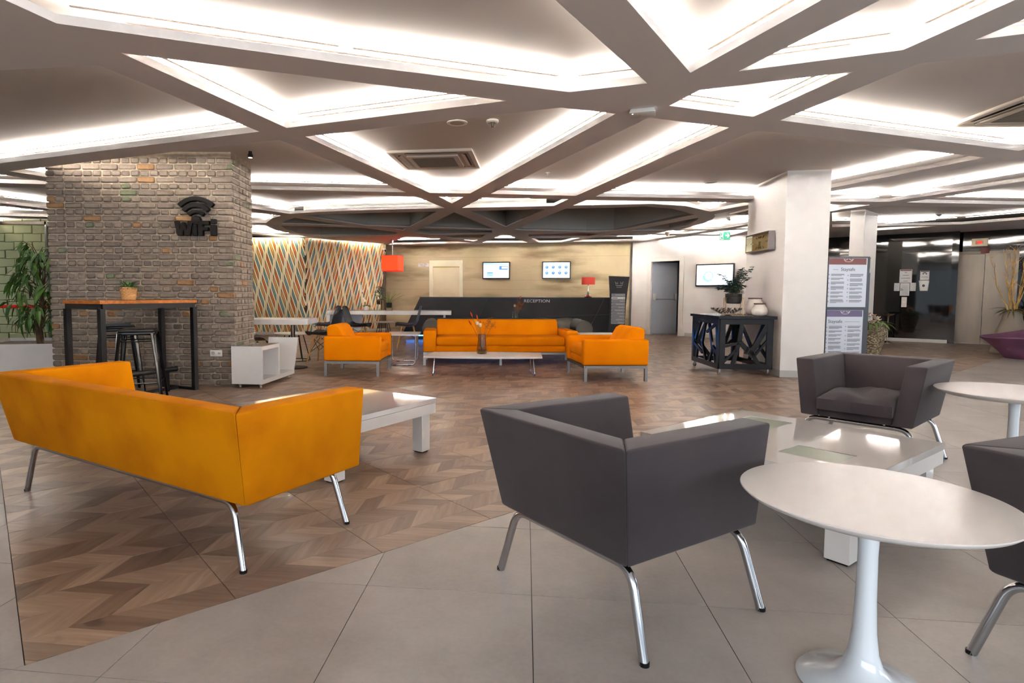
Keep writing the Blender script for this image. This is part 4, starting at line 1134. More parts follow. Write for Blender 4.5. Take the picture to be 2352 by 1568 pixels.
# ------------------------------------------------------------------ desk corner with shell chairs
def shell_mesh(name):
    prof = [(-0.235, 0.425, 0.17), (-0.20, 0.442, 0.21), (-0.10, 0.435, 0.235), (0.02, 0.425, 0.24), (0.11, 0.435, 0.235), (0.17, 0.47, 0.23), (0.205, 0.54, 0.22), (0.235, 0.64, 0.205), (0.26, 0.74, 0.185), (0.275, 0.80, 0.15), (0.28, 0.82, 0.09)]
    mb = MB(); nx = 12; vs = []
    for k, (y, z, w) in enumerate(prof):
        for i in range(nx + 1):
            u = i / nx * 2 - 1
            cup = 0.055 * u * u * (1 if k < 6 else 0.6)
            if k < 6: vs.append((u * w, y, z + cup))
            else: vs.append((u * w, y - cup, z))
    n1 = nx + 1; N = len(vs)
    vs2 = [(x, y + (0.008 if j >= 6 * n1 else 0), z - (0.009 if j < 6 * n1 else 0)) for j, (x, y, z) in enumerate(vs)]
    fs = []
    for k in range(len(prof) - 1):
        for i in range(nx):
            a = k * n1 + i; fs.append((a, a + 1, a + n1 + 1, a + n1)); fs.append((N + a, N + a + n1, N + a + n1 + 1, N + a + 1))
    rim = list(range(n1)) + [k * n1 + nx for k in range(1, len(prof))] + [(len(prof) - 1) * n1 + i for i in range(nx - 1, -1, -1)] + [k * n1 for k in range(len(prof) - 2, 0, -1)]
    fs += [(rim[k], N + rim[k], N + rim[(k + 1) % len(rim)], rim[(k + 1) % len(rim)]) for k in range(len(rim))]
    return mb.add(vs + vs2, fs).mesh(name, smooth=60)
SHELL = shell_mesh('shell')
def shell_chair(label, loc, rz, m, wood=True, group='shell chairs around the far desk'):
    t = thing('shell_chair', label, 'chair', loc, rz, group)
    link('shell', SHELL.copy(), m, t)
    feet = [(-0.22, -0.20), (0.22, -0.20), (0.21, 0.21), (-0.21, 0.21)]
    for x, y in feet:
        MB().tube([(x * 0.55, y * 0.55, 0.42), (x, y, 0.0)], [0.015, 0.010], 8).build('leg', BEECH if wood else BLACKMET, t, smooth=60)
    w = MB()
    for k in range(4):
        a, b = feet[k], feet[(k + 1) % 4]
        w.tube([(a[0] * 0.6, a[1] * 0.6, 0.38), (b[0] * 0.82, b[1] * 0.82, 0.17)], 0.004, 5)
        w.tube([(b[0] * 0.6, b[1] * 0.6, 0.38), (a[0] * 0.82, a[1] * 0.82, 0.17)], 0.004, 5)
    w.build('wire_brace', BLACKMET, t)
    return t
NAVY = mat('navy_plastic', (20, 28, 44), 0.35)
shell_chair('black shell chair facing right at the white desk', (-1.88, 11.35, 0), math.radians(82), BLACKPLA)
shell_chair('navy shell chair facing left at the end of the white desk', (-0.95, 11.6, 0), math.radians(-84), NAVY)
shell_chair('dark shell chair inside the white desk frame, seen edge on', (-2.52, 11.55, 0), math.radians(-62), NAVY)
shell_chair('black shell chair with wooden legs half hidden by the right-facing orange armchair', (-2.02, 9.1, 0), math.radians(-100), BLACKPLA)

t = thing('desk', 'long white desk with a block side panel before the striped wall', 'desk', (-2.62, 12.0, 0), 0)
MB().box(0, 2.52, 0, 0.62, 0.632, 0.712).build('desktop', LACQ2, t, bevel=0.004, seg=1)
MB().box(0, 0.075, 0.0, 0.62, 0, 0.632).build('side_panel', LACQ2, t)
MB().box(0.075, 0.66, 0.35, 0.38, 0.1, 0.632).build('back_panel', mat('pale_blue_panel', (186, 190, 200), 0.5), t)
MB().box(2.36, 2.40, 0.2, 0.5, 0, 0.632).build('end_support', LACQ2, t)

def wire_table(label, loc, R, H, ring=False):
    t = thing('wire_table', label, 'side table', loc, 0, 'round white tables on black wire legs')
    MB().lathe([(0.0001, H - 0.018), (R - 0.01, H - 0.018), (R, H - 0.009), (R - 0.004, H), (0.0001, H)], 40).build('tabletop', LACQ2, t, smooth=40)
    for k in range(6):
        a = k * PI / 3 + 0.3
        MB().tube([(R * 0.45 * math.cos(a), R * 0.45 * math.sin(a), H - 0.018), (R * 0.8 * math.cos(a), R * 0.8 * math.sin(a), 0.01)], 0.007, 6).build('leg', BLACKMET, t)
    if ring:
        MB().tube([(R * 0.8 * math.cos(k * PI / 16), R * 0.8 * math.sin(k * PI / 16), 0.01) for k in range(32)], 0.007, 6, closed=True).build('foot_ring', BLACKMET, t)
    return t
wire_table('small round white table on black wire legs under the far end of the desk', (-1.58, 12.95, 0), 0.25, 0.45)
wire_table('round white table on black wire legs behind the wheeled cabinet', (-2.55, 9.35, 0), 0.30, 0.44, True)

t = thing('post_table', 'thick white table top on a dark steel post beside the brick pillar', 'table', (-2.45, 8.45, 0), 0)
MB().box(-0.5, 0.38, -0.15, 0.45, 0.622, 0.70).build('tabletop', LACQ2, t, bevel=0.004, seg=1)
MB().lathe([(0.032, 0.02), (0.032, 0.622)], 20, (0.13, 0.0, 0)).build('post', mat('brown_steel', (110, 96, 86), 0.3, 0.9), t, smooth=60)
MB().lathe([(0.2, 0.0), (0.2, 0.012), (0.035, 0.02)], 28, (0.13, 0.0, 0)).build('base', BLACKMET, t, smooth=40)
BROWN = mat('brown_moulded_shell', (74, 58, 48), 0.45)
t = shell_chair('brown shell chair with black legs peeking out beside the brick pillar', (-2.72, 8.02, 0), math.radians(78), BROWN, False, 'shell chairs around the far desk')
HOUND = mat('houndstooth_cloth', (230, 224, 216), 0.9)
g = NT(HOUND); ck = g.n('ShaderNodeTexChecker'); ck.inputs['Scale'].default_value = 44; ck.inputs['Color1'].default_value = (0.8, 0.77, 0.72, 1); ck.inputs['Color2'].default_value = (0.012, 0.011, 0.01, 1)
tc = g.n('ShaderNodeTexCoord'); mp = g.n('ShaderNodeMapping'); mp.inputs['Rotation'].default_value = (0.5, 0.6, 0.7); g.l(tc.outputs['Object'], mp.inputs['Vector']); g.l(mp.outputs[0], ck.inputs['Vector']); g.l(ck.outputs['Color'], g.bsdf.inputs['Base Color'])
pl = thing('cushion', 'black and white houndstooth cushion on the brown shell chair', 'cushion', (-2.76, 8.02, 0.50), math.radians(78))
MB().box(-0.14, 0.14, 0.0, 0.07, -0.005, 0.20).build('cushion_body', HOUND, pl, bevel=0.03, seg=3).rotation_euler = (math.radians(-22), 0, 0)

# plants on the desk
def wire_stand(t, R, H, m):
    for k in range(4):
        a = k * PI / 2 + 0.4
        MB().tube([(R * math.cos(a), R * math.sin(a), 0.0), (R * math.cos(a), R * math.sin(a), H)], 0.003, 5).build('stand_leg', m, t)
    MB().tube([(R * math.cos(k * PI / 12), R * math.sin(k * PI / 12), H) for k in range(24)], 0.003, 5, closed=True).build('stand_ring', m, t)
t = thing('potted_plant', 'bushy eucalyptus in a black pot on a brass wire stand, farther desk plant', 'plant', (-1.60, 12.46, 0.7125), 0)
wire_stand(t, 0.07, 0.20, GOLD)
MB().lathe([(0.055, 0.12), (0.06, 0.13), (0.062, 0.22), (0.057, 0.22), (0.055, 0.2), (0.0001, 0.2)], 24).build('pot', BLACKPLA, t, smooth=40)
rr = random.Random(21); mb = MB()
for _ in range(150):
    a = rr.uniform(0, 2 * PI); h = rr.uniform(0.22, 0.50); r = 0.085 * math.sin((h - 0.2) / 0.34 * PI) * rr.uniform(0.3, 1) + 0.01
    mb.leaf((r * math.cos(a), r * math.sin(a), h), (math.cos(a), math.sin(a), rr.uniform(-0.2, 0.9)), (0, 0, 1), 0.05, 0.034)
mb.build('foliage', EUCA, t)
st_ = MB()
for k in range(5): st_.tube([(0, 0, 0.2), (0.03 * math.cos(k * 1.3), 0.03 * math.sin(k * 1.3), 0.48)], 0.003, 5)
st_.build('stem', BARK, t)
t = thing('potted_fern', 'bright green fern in a black pot on a square wire stand on the desk', 'plant', (-1.37, 12.14, 0.7125), 0)
for sx in (-1, 1):
    for sy in (-1, 1):
        MB().tube([(sx * 0.065, sy * 0.065, 0), (sx * 0.065, sy * 0.065, 0.14)], 0.003, 5).build('stand_leg', BLACKMET, t)
MB().tube([(sx * 0.065, sy * 0.065, 0.003) for sx, sy in ((-1, -1), (1, -1), (1, 1), (-1, 1))], 0.003, 5, closed=True).build('stand_ring', BLACKMET, t)
MB().lathe([(0.05, 0.06), (0.055, 0.07), (0.066, 0.165), (0.06, 0.165), (0.0001, 0.15)], 24).build('pot', BLACKPLA, t, smooth=40)
for k in range(22):
    a = k * 2.4; ln = rr.uniform(0.2, 0.34); el = rr.uniform(0.5, 1.3); mb = MB(); pts = []
    for i in range(9):
        s = i / 8; r = ln * s * math.cos(el) * (1 + 0.3 * s); z = 0.15 + ln * s * math.sin(el) - 0.12 * s * s * ln
        pts.append(Vector((r * math.cos(a), r * math.sin(a), z)))
    for i in range(1, 9):
        d = pts[i] - pts[i - 1]; sd = d.cross(Vector((0, 0, 1))).normalized()
        for s in (-1, 1):
            mb.leaf(pts[i], sd * s + d.normalized() * 0.5, (0, 0, 1), 0.035 * (1.1 - i / 10), 0.012)
    mb.tube(pts, 0.002, 4).build('frond', GREEN2, t)
t = thing('potted_orchid', 'tall white orchid in a clear pot on the desk before the stripes', 'plant', (-1.86, 12.3, 0.7125), 0)
MB().lathe([(0.05, 0.0), (0.06, 0.06), (0.055, 0.09), (0.045, 0.09), (0.0001, 0.07)], 20).build('pot', CERAMIC, t, smooth=50)
mb = MB()
for k in range(7): mb.leaf((0, 0, 0.08), (math.cos(k * 0.9), math.sin(k * 0.9), 0.4), (0, 0, 1), 0.13, 0.05, 0.5)
mb.build('foliage', GREEN, t)
pts = [Vector((0, 0, 0.08)), Vector((-0.03, 0, 0.25)), Vector((-0.08, 0, 0.42)), Vector((-0.13, 0, 0.55))]
MB().tube(pts, 0.003, 5).build('stem', GREEN, t)
PET = mat('white_petal', (250, 240, 214), 0.7)
for k, (x, z) in enumerate(((-0.13, 0.55), (-0.115, 0.5), (-0.095, 0.45), (-0.075, 0.40), (-0.05, 0.24), (-0.02, 0.2))):
    mb = MB()
    for j in range(5):
        a = j * 2 * PI / 5 + k
        mb.leaf((x, -0.02, z), (math.cos(a), -0.3, math.sin(a)), (0, -1, 0), 0.035, 0.026, 0.1)
    mb.build('blossom', PET, t)

# ------------------------------------------------------------------ white wheeled cabinet with book
ca = Vector((-2.475, 6.66)); cb = Vector((-2.175, 6.61)); cx_ = (cb - ca).normalized(); crz = math.atan2(cx_.y, cx_.x)
t = thing('wheeled_cabinet', 'white wheeled cabinet with an open cubby and slanted end before the brick pillar', 'cabinet', (-2.16, 6.60, 0), math.radians(-6))
# local: x to the left is negative, y away; near end at y=0, length 1.0, width 0.36
Wd, Ln, z0, z1 = 0.36, 0.95, 0.045, 0.47
MB().box(-Wd, 0, 0, 0.022, z0, z1).build('end_panel', LACQ, t)
MB().box(-Wd, 0, 0.022, Ln, z0, z0 + 0.05).build('bottom_panel', LACQ, t)
MB().box(-Wd, 0, 0.022, 0.45, z1 - 0.045, z1).build('top_panel', LACQ, t)
MB().box(-Wd, 0, 0.45, 0.49, z0 + 0.05, z1).build('divider', LACQ, t)
MB().box(-Wd, -Wd + 0.02, 0.022, 0.45, z0 + 0.05, z1 - 0.045).build('back_panel', LACQ2, t)
MB().hexa([(-Wd, Ln - 0.03, z0 + 0.05), (0, Ln - 0.03, z0 + 0.05), (0, Ln, z0 + 0.05), (-Wd, Ln, z0 + 0.05)], [(-Wd, Ln + 0.06, z1 + 0.03), (0.03, Ln + 0.06, z1 + 0.03), (0.03, Ln + 0.09, z1 + 0.03), (-Wd, Ln + 0.09, z1 + 0.03)]).build('slanted_panel', LACQ, t)
for x, y_ in ((-0.29, 0.05), (-0.05, 0.05), (-0.05, 0.88), (-0.29, 0.88)):
    c = MB().lathe([(0.018, 0.0), (0.018, 0.016)], 12).build('caster', mat('ivory_wheel', (206, 186, 168), 0.4), t, smooth=60)
    c.rotation_euler = (0, PI / 2, 0.3); c.location = (x, y_, 0.018)
    MB().box(x - 0.004, x + 0.02, y_ - 0.012, y_ + 0.012, 0.022, z0).build('caster_fork', STEEL, t)
bk = thing('book', 'thick blue-spined book standing in the white cabinet cubby', 'book', (-2.235, 6.72, 0.0955), math.radians(-6))
MB().box(-0.115, 0.0, 0.0, 0.004, 0, 0.165).box(-0.115, 0.0, 0.034, 0.038, 0, 0.165).box(-0.001, 0.004, 0, 0.038, 0, 0.165).build('cover', mat('blue_book_cover', (40, 66, 128), 0.4), bk)
MB().box(-0.112, -0.003, 0.004, 0.034, 0.003, 0.162).build('pages', PAPER, bk)
MB().box(-0.10, -0.012, -0.001, 0.0005, 0.06, 0.145).build('cover_photo', mat('pale_cover_photo', (196, 198, 196), 0.5), bk)
MB().box(-0.11, -0.006, -0.001, 0.0005, 0.004, 0.052).build('cover_photo', mat('brown_cover_photo', (126, 104, 84), 0.5), bk)
for z in (0.15, 0.135, 0.122):
    MB().box(0.0035, 0.0045, 0.012, 0.026, z, z + 0.006).build('spine_print', PAPER, bk)

# ------------------------------------------------------------------ bar table, stools, wicker pot, wifi sign, socket
t = thing('bar_table', 'tall bar table with oak top and black steel frame before the brick pillar', 'table', (-3.30, 5.52, 0), 0)
lb = Vector((0.425, 0.905)); sb = Vector((-0.905, 0.425)); LB, SB, HB = 1.10, 0.56, 0.99
def q2(a, b): 
    p = lb * a + sb * b
    return (p.x, p.y)
MB().prism([q2(0, 0), q2(LB, 0), q2(LB, SB), q2(0, SB)], HB - 0.032, HB).build('tabletop', WOODTOP, t)
f = MB()
for a, b in (((0.03, 0.03), (LB - 0.03, 0.03)), ((0.03, SB - 0.03), (LB - 0.03, SB - 0.03)), ((0.03, 0.03), (0.03, SB - 0.03)), ((LB - 0.03, 0.03), (LB - 0.03, SB - 0.03))):
    f.bar((*q2(*a), HB - 0.057), (*q2(*b), HB - 0.057), 0.05, 0.05)
f.build('frame', BLACKMET, t)
for a in (0.028, LB - 0.028):
    for b in (0.028, SB - 0.028):
        MB().bar((*q2(a, b), 0), (*q2(a, b), HB - 0.08), 0.05, 0.05, up=(lb.x, lb.y, 0)).build('leg', BLACKMET, t)
f = MB()
for a, b in (((LB - 0.03, 0.03), (LB - 0.03, SB - 0.03)), ((0.05, SB / 2), (LB - 0.03, SB / 2))):
    f.bar((*q2(*a), 0.013), (*q2(*b), 0.013), 0.045, 0.026)
f.build('floor_rail', BLACKMET, t)
fr_ = MB().tube([(*q2(0.12, 0.2), 0.235), (*q2(0.98, 0.2), 0.235)], 0.027, 12).build('footrest', BLACKMET, t, smooth=60)
for a in (0.3, 0.86):
    MB().bar((*q2(a, 0.2), 0.0), (*q2(a, 0.2), 0.21), 0.03, 0.03).build('footrest_post', BLACKMET, fr_)
def stool(label, loc, rz):
    t = thing('bar_stool', label, 'stool', loc, rz, 'black metal stools under the bar table')
    s = 0.155
    MB().box(-s, s, -s, s, 0.685, 0.715).build('seat', BLACKGLOSS, t, bevel=0.013, seg=3)
    MB().box(-s - 0.006, s + 0.006, -s - 0.006, s + 0.006, 0.66, 0.69).build('seat_skirt', BLACKGLOSS, t, bevel=0.006, seg=2)
    for sx in (-1, 1):
        for sy in (-1, 1):
            a = Vector((sx * 0.145, sy * 0.145, 0.68)); b = Vector((sx * 0.215, sy * 0.215, 0.0))
            n = Vector((sx, -sy, 0)).normalized() * 0.034; n2 = Vector((sx, -sy, 0)).normalized() * 0.02; o_ = Vector((sx, sy, 0)).normalized() * 0.016
            MB().hexa([b - n2, b + o_ * 0.7, b + n2, b - o_ * 0.6], [a - n, a + o_, a + n, a - o_]).build('leg', BLACKGLOSS, t, bevel=0.003, seg=1)
    for z, k in ((0.20, 0.19), (0.26, 0.185)):
        pass
    r_ = MB()
    for k in range(4):
        a0 = PI / 4 + k * PI / 2; a1 = a0 + PI / 2
        r_.tube([(0.275 * math.cos(a0), 0.275 * math.sin(a0), 0.20), (0.275 * math.cos(a1), 0.275 * math.sin(a1), 0.20)], 0.007, 6)
        r_.tube([(0.218 * math.cos(a0), 0.218 * math.sin(a0), 0.60), (0.218 * math.cos(a1), 0.218 * math.sin(a1), 0.60)], 0.006, 6)
    r_.build('stretcher', BLACKGLOSS, t)
    return t
stool('black metal stool at the bar table, the one nearer the orange velvet sofa', (-3.10, 5.80, 0), math.radians(20))
st2 = stool('black metal stool farther under the bar table, against the bricks', (-3.60, 6.32, 0), math.radians(35))
MB().box(-0.14, 0.14, 0.13, 0.15, 0.70, 0.735).build('back_lip', BLACKGLOSS, st2)
t = thing('wicker_pot', 'small green plant in a round wicker pot on the bar table', 'plant', (-3.36, 6.12, 0.9905), 0)
wk = MB(); 
for r in range(9):   # woven rows
    z = 0.008 + r * 0.0145; R = 0.056 + 0.018 * r / 8
    pts = []
    for k in range(48):
        a = 2 * PI * k / 48; rr_ = R + 0.0035 * (1 if (k // 2 + r) % 2 else -1)
        pts.append((rr_ * math.cos(a), rr_ * math.sin(a), z))
    wk.tube(pts, 0.0075, 6, closed=True)
wk.build('wicker_pot', WICKER, t, smooth=60)
MB().lathe([(0.05, 0.0), (0.068, 0.12), (0.0001, 0.12)], 20).build('liner', BARK, t)
mb = MB(); rr = random.Random(2)
for _ in range(90):
    a = rr.uniform(0, 2 * PI); el = rr.uniform(0.15, 1.2)
    mb.leaf((0.03 * math.cos(a), 0.03 * math.sin(a), 0.115), (math.cos(a) * math.cos(el), math.sin(a) * math.cos(el), math.sin(el)), (0, 0, 1), rr.uniform(0.07, 0.13), 0.014, 0.35)
mb.build('foliage', GREEN, t)
WIFI = mat('black_foam_letter', (14, 13, 13), 0.8, spec=0.1)
t = thing('wifi_sign', 'black raised WiFi sign with a signal symbol on the brick pillar', 'sign', (-2.905, 6.778, 0), 0)
def L3(poly, name): MB().prism(poly, -0.055, 0.0, 'y').build(name, WIFI, t, bevel=0.004, seg=1)
x0 = -0.255
W_ = [(0, 0.16), (0.05, 0.16), (0.062, 0.06), (0.085, 0.15), (0.115, 0.15), (0.138, 0.06), (0.152, 0.16), (0.205, 0.16), (0.17, 0), (0.115, 0), (0.1, 0.07), (0.085, 0), (0.035, 0)]
L3([(x0 + a, 1.705 + b) for a, b in W_], 'letter')
L3([(-0.055, 1.705), (0.0, 1.705), (0.0, 1.82), (-0.055, 1.82)], 'letter')
F_ = [(0, 0), (0.055, 0), (0.055, 0.055), (0.115, 0.055), (0.115, 0.095), (0.055, 0.095), (0.055, 0.12), (0.125, 0.12), (0.125, 0.165), (0, 0.165)]
L3([(0.01 + a, 1.705 + b) for a, b in F_], 'letter')
L3([(0.15, 1.705), (0.21, 1.705), (0.21, 1.825), (0.15, 1.825)], 'letter')
L3([(0.155, 1.84), (0.21, 1.84), (0.21, 1.89), (0.155, 1.89)], 'letter_dot')
L3([(-0.01 + 0.052 * math.cos(a * PI / 12), 1.875 + 0.052 * math.sin(a * PI / 12)) for a in range(24)], 'signal_dot')
for r0, r1, w in ((0.095, 0.135, 0.82), (0.165, 0.21, 0.84), (0.235, 0.285, 0.80)):
    n = 14
    L3([(-0.01 + r1 * math.cos(PI / 2 - w + 2 * w * k / n), 1.855 + r1 * math.sin(PI / 2 - w + 2 * w * k / n)) for k in range(n + 1)] + [(-0.01 + r0 * math.cos(PI / 2 - w + 2 * w * k / n), 1.855 + r0 * math.sin(PI / 2 - w + 2 * w * k / n)) for k in range(n, -1, -1)], 'signal_arc')
t = thing('wall_socket', 'white double wall socket on the brick pillar', 'socket', (-2.742, 6.783, 0.377), 0)
MB().box(-0.07, 0.07, -0.01, 0.01, -0.037, 0.037).build('plate', PLASTIC, t, bevel=0.004)
MB().lathe([(0.021, 0), (0.021, 0.003), (0.017, 0.003), (0.017, 0.001), (0.0001, 0.001)], 20).build('round_outlet', GREYPLA, t).matrix_local = Matrix.Translation((-0.035, -0.010, 0)) @ Matrix.Rotation(PI / 2, 4, 'X')
MB().box(0.02, 0.05, -0.012, -0.009, -0.012, 0.01).build('data_port', GREYPLA, t)
# brick spotlights
for k, (lab, loc, tgt) in enumerate((('small black ceiling spotlight above the brick pillar front', (-3.19, 6.45, 2.60), (-3.4, 6.8, 1.4)), ('small black ceiling spotlight at the brick pillar corner', (-2.30, 6.75, 2.60), (-2.52, 7.1, 1.6)))):
    t = thing('spotlight', lab, 'lamp', loc, 0, 'spotlights over the brick pillar')
    MB().lathe([(0.028, -0.03), (0.03, 0.0), (0.02, 0.015), (0.02, 0.038)], 16).build('housing', BLACKMET, t, smooth=50)
    MB().lathe([(0.0001, -0.0305), (0.022, -0.0305), (0.022, -0.032), (0.0001, -0.032)], 16).build('bulb', mat('spot_bulb', (255, 230, 190), 0.4, emit=(255, 226, 180), estr=4), t)

# ------------------------------------------------------------------ planter and tree at the left
t = thing('planter', 'white square planter box at the far left by the brick pillar', 'planter', (-5.55, 7.78, 0), math.radians(10))
PLW = mat('white_planter', (222, 216, 212), 0.35)
hw = 0.56
for a, b, c, d in ((-hw, hw, -hw, -hw + 0.03), (-hw, hw, hw - 0.03, hw), (-hw, -hw + 0.03, -hw + 0.03, hw - 0.03), (hw - 0.03, hw, -hw + 0.03, hw - 0.03)):
    MB().box(a, b, c, d, 0, 0.43).build('side_panel', PLW, t)
MB().box(-hw + 0.03, hw - 0.03, -hw + 0.03, hw - 0.03, 0, 0.39).build('soil', mat('soil', (50, 38, 28), 0.95), t)
t = thing('ficus_tree', 'leafy green ficus tree growing in the white planter', 'tree', (-5.42, 7.72, 0.392), 0)
MB().tube([(0, 0, 0), (-0.02, 0, 0.25), (0.03, 0.02, 0.5), (0.08, 0, 0.8), (0.1, 0.02, 1.0)], [0.032, 0.028, 0.025, 0.02, 0.014], 9).tube([(0.03, 0.02, 0.0), (0.03, -0.02, 0.3), (0.05, 0.03, 0.55), (0.0, 0.05, 0.9)], [0.02, 0.02, 0.018, 0.012], 8).build('trunk', BARK, t, smooth=60)
lv = []
for k in range(4):
    mb = MB(); mb.leaf((0, 0, 0), (1, 0, 0), (0, 0, 1), 0.17 + 0.02 * k, 0.045 + 0.004 * k, 0.3 + 0.1 * k); lv.append((mb.mesh('leaf', fix=False), GREEN2 if k == 3 else GREEN))
rr = random.Random(8); nl = 0
for c in range(44):
    z = 0.28 + 1.02 * (c / 43) ** 0.9; a = c * 2.4; R = 0.42 * (0.55 + 0.45 * math.sin(min(1, (z - 0.2) / 1.0) * PI)) * rr.uniform(0.55, 1.05)
    tip = Vector((R * math.cos(a) + 0.03, R * math.sin(a) * 0.9, z + rr.uniform(-0.06, 0.08)))
    root = Vector((0.04, 0, max(0.2, z - 0.18)))
    MB().tube([root, (root + tip) / 2 + Vector((0, 0, 0.06)), tip], [0.006, 0.005, 0.003], 5).build('branch', BARK, t)
    for j in range(6):
        ph = a + rr.uniform(-1.3, 1.3); b = root.lerp(tip, 0.55 + 0.09 * j)
        me, m_ = lv[rr.randrange(4) if rr.random() < 0.4 else rr.randrange(3)]
        o = link('leaf', me, m_, t); nl += 1
        o.location = b
        o.rotation_euler = (rr.uniform(-0.4, 0.4), rr.uniform(0.15, 1.15), ph)
# glazed partition in front of the pale green wall, and the red barrier belt
t = struct(bpy.data.objects.new('window_1', None)); COL.objects.link(t)
GLT = mat('partition_glass', (232, 240, 234), 0.02, trans=1.0, ior=1.02)
MB().box(-12.5, -6.0, 11.90, 11.92, 0.05, 2.44).build('glass_pane', GLT, t)
for x in (-12.0, -10.6, -9.2, -8.13, -7.0):
    MB().box(x - 0.02, x + 0.02, 11.88, 11.94, 0, 2.46).build('mullion', STEEL, t)
MB().box(-12.5, -6.0, 11.88, 11.94, 2.40, 2.46).build('head_rail', mat('dark_rail', (60, 52, 40), 0.5), t)
t = thing('queue_barrier', 'red belt barrier stretched behind the ficus tree', 'barrier', (-8.4, 11.3, 0), 0)
for x in (-1.6, 1.6):
    p_ = MB().lathe([(0.16, 0), (0.16, 0.02), (0.03, 0.04), (0.026, 0.86), (0.03, 0.90)], 20, (x, 0, 0)).build('post', STEEL, t, smooth=50)
MB().box(-1.58, 1.58, -0.004, 0.004, 0.76, 0.82).build('belt', mat('red_belt', (214, 30, 22), 0.6), t)
t = thing('bamboo_pole_plant', 'golden bamboo canes rising beside the brick pillar', 'plant', (-6.05, 9.6, 0), 0)
for k in range(4):
    x = -0.1 + 0.08 * k
    c = MB().tube([(x, 0, 0), (x + 0.02, 0, 0.5), (x + 0.05, 0.02, 1.15)], 0.018, 8).build('cane', mat('golden_cane', (200, 158, 60), 0.5), t, smooth=60)
    mb = MB()
    for j in range(10):
        a = rr.uniform(0, 6.28); mb.leaf((x + 0.04, 0, 0.4 + 0.07 * j), (math.cos(a), math.sin(a), 0.3), (0, 0, 1), 0.16, 0.035)
    mb.build('foliage', GREEN2, c)

# ------------------------------------------------------------------ black lattice console with ornaments
t = thing('lattice_console', 'black console table with cut-out lattice sides on casters by the white column', 'console table', (0, 0, 0), 0)
CP = [Vector((3.47, 7.82)), Vector((4.14, 7.78)), Vector((4.17, 8.83)), Vector((3.54, 8.86))]   # near-left, near-right, far-right, far-left
ZB, ZT = 0.085, 0.745
def panel(a, b, struts, name, m=BLACKLAC):
    a = Vector((*a, 0)); b = Vector((*b, 0)); d = (b - a); L = d.length; d.normalize(); nn = Vector((-d.y, d.x, 0))
    mb = MB()
    def P(u, z): return a + d * u + Vector((0, 0, z))
    for (u0, z0, u1, z1) in ((0.0, ZB + 0.035, L, ZB + 0.035), (0.0, ZT - 0.035, L, ZT - 0.035)):
        MB().bar(P(u0, z0), P(u1, z1), 0.035, 0.07).build('rail', m, t)
    for u in (0.035, L - 0.035):
        MB().bar(P(u, ZB), P(u, ZT), 0.07, 0.036, up=nn).build('post', m, t)
    for k, (u0, v0, u1, v1, w) in enumerate(struts):
        MB().bar(P(u0 * L, ZB + v0 * (ZT - ZB)), P(u1 * L, ZB + v1 * (ZT - ZB)), w, 0.028, up=nn).build('lattice_strut', m, t)
front = [(0.42, 0.93, 0.38, 0.55, 0.055), (0.38, 0.55, 0.66, 0.25, 0.06), (0.93, 0.93, 0.60, 0.30, 0.07), (0.60, 0.36, 0.78, 0.06, 0.05), (0.05, 0.44, 0.36, 0.52, 0.035), (0.37, 0.52, 0.26, 0.06, 0.05), (0.05, 0.10, 0.32, 0.38, 0.03), (0.66, 0.25, 0.93, 0.60, 0.03), (0.55, 0.45, 0.50, 0.30, 0.03)]
left = [(0.1, 0.5, 0.32, 0.93, 0.05), (0.5, 0.93, 0.38, 0.45, 0.045), (0.38, 0.45, 0.55, 0.06, 0.045), (0.62, 0.93, 0.78, 0.35, 0.045), (0.78, 0.40, 0.66, 0.06, 0.04), (0.05, 0.42, 0.40, 0.24, 0.04), (0.55, 0.70, 0.93, 0.93, 0.035), (0.78, 0.42, 0.95, 0.30, 0.05), (0.2, 0.3, 0.16, 0.06, 0.04), (0.82, 0.38, 0.90, 0.06, 0.03)]
panel(CP[0], CP[1], front, 'front'); panel(CP[3], CP[0], left, 'left')
panel(CP[3], CP[2], [(0.3, 0.9, 0.12, 0.45, 0.05), (0.12, 0.45, 0.4, 0.1, 0.05), (0.55, 0.93, 0.6, 0.06, 0.06), (0.9, 0.9, 0.7, 0.3, 0.05), (0.7, 0.3, 0.95, 0.5, 0.04)], 'back')
panel(CP[1], CP[2], [(0.2, 0.93, 0.5, 0.3, 0.05), (0.5, 0.3, 0.9, 0.9, 0.05), (0.5, 0.3, 0.6, 0.06, 0.05), (0.1, 0.2, 0.4, 0.5, 0.04)], 'side')
ct = sum(CP, Vector((0, 0))) / 4
MB().prism([tuple(ct + (p - ct) * 1.11) for p in CP], ZT, ZT + 0.04).build('tabletop', BLACKLAC, t, bevel=0.004, seg=1)
for p in CP:
    q_ = ct + (p - ct) * 0.93
    c = MB().lathe([(0.026, 0.0), (0.026, 0.018)], 14).build('caster', STEEL, t, smooth=60); c.rotation_euler = (0, PI / 2, 0.5); c.location = (q_.x - 0.01, q_.y, 0.026)
    MB().box(q_.x - 0.012, q_.x + 0.012, q_.y - 0.012, q_.y + 0.012, 0.03, ZB + 0.01).build('caster_stem', STEEL, t)
ZC = ZT + 0.0405
t = thing('potted_eucalyptus', 'eucalyptus in a black pot held by a brass wire stand on the console', 'plant', (3.86, 8.30, ZC), 0)
for k in range(4):
    a = k * PI / 2 + 0.5; R = 0.155
    MB().tube(polyround([(R * math.cos(a), R * math.sin(a), 0.0), (R * math.cos(a), R * math.sin(a), 0.235), (0.11 * math.cos(a), 0.11 * math.sin(a), 0.235)], 0.02, 4), 0.004, 6).build('stand_leg', GOLD, t, smooth=60)
MB().tube([(0.108 * math.cos(k * PI / 16), 0.108 * math.sin(k * PI / 16), 0.235) for k in range(32)], 0.004, 6, closed=True).build('stand_ring', GOLD, t)
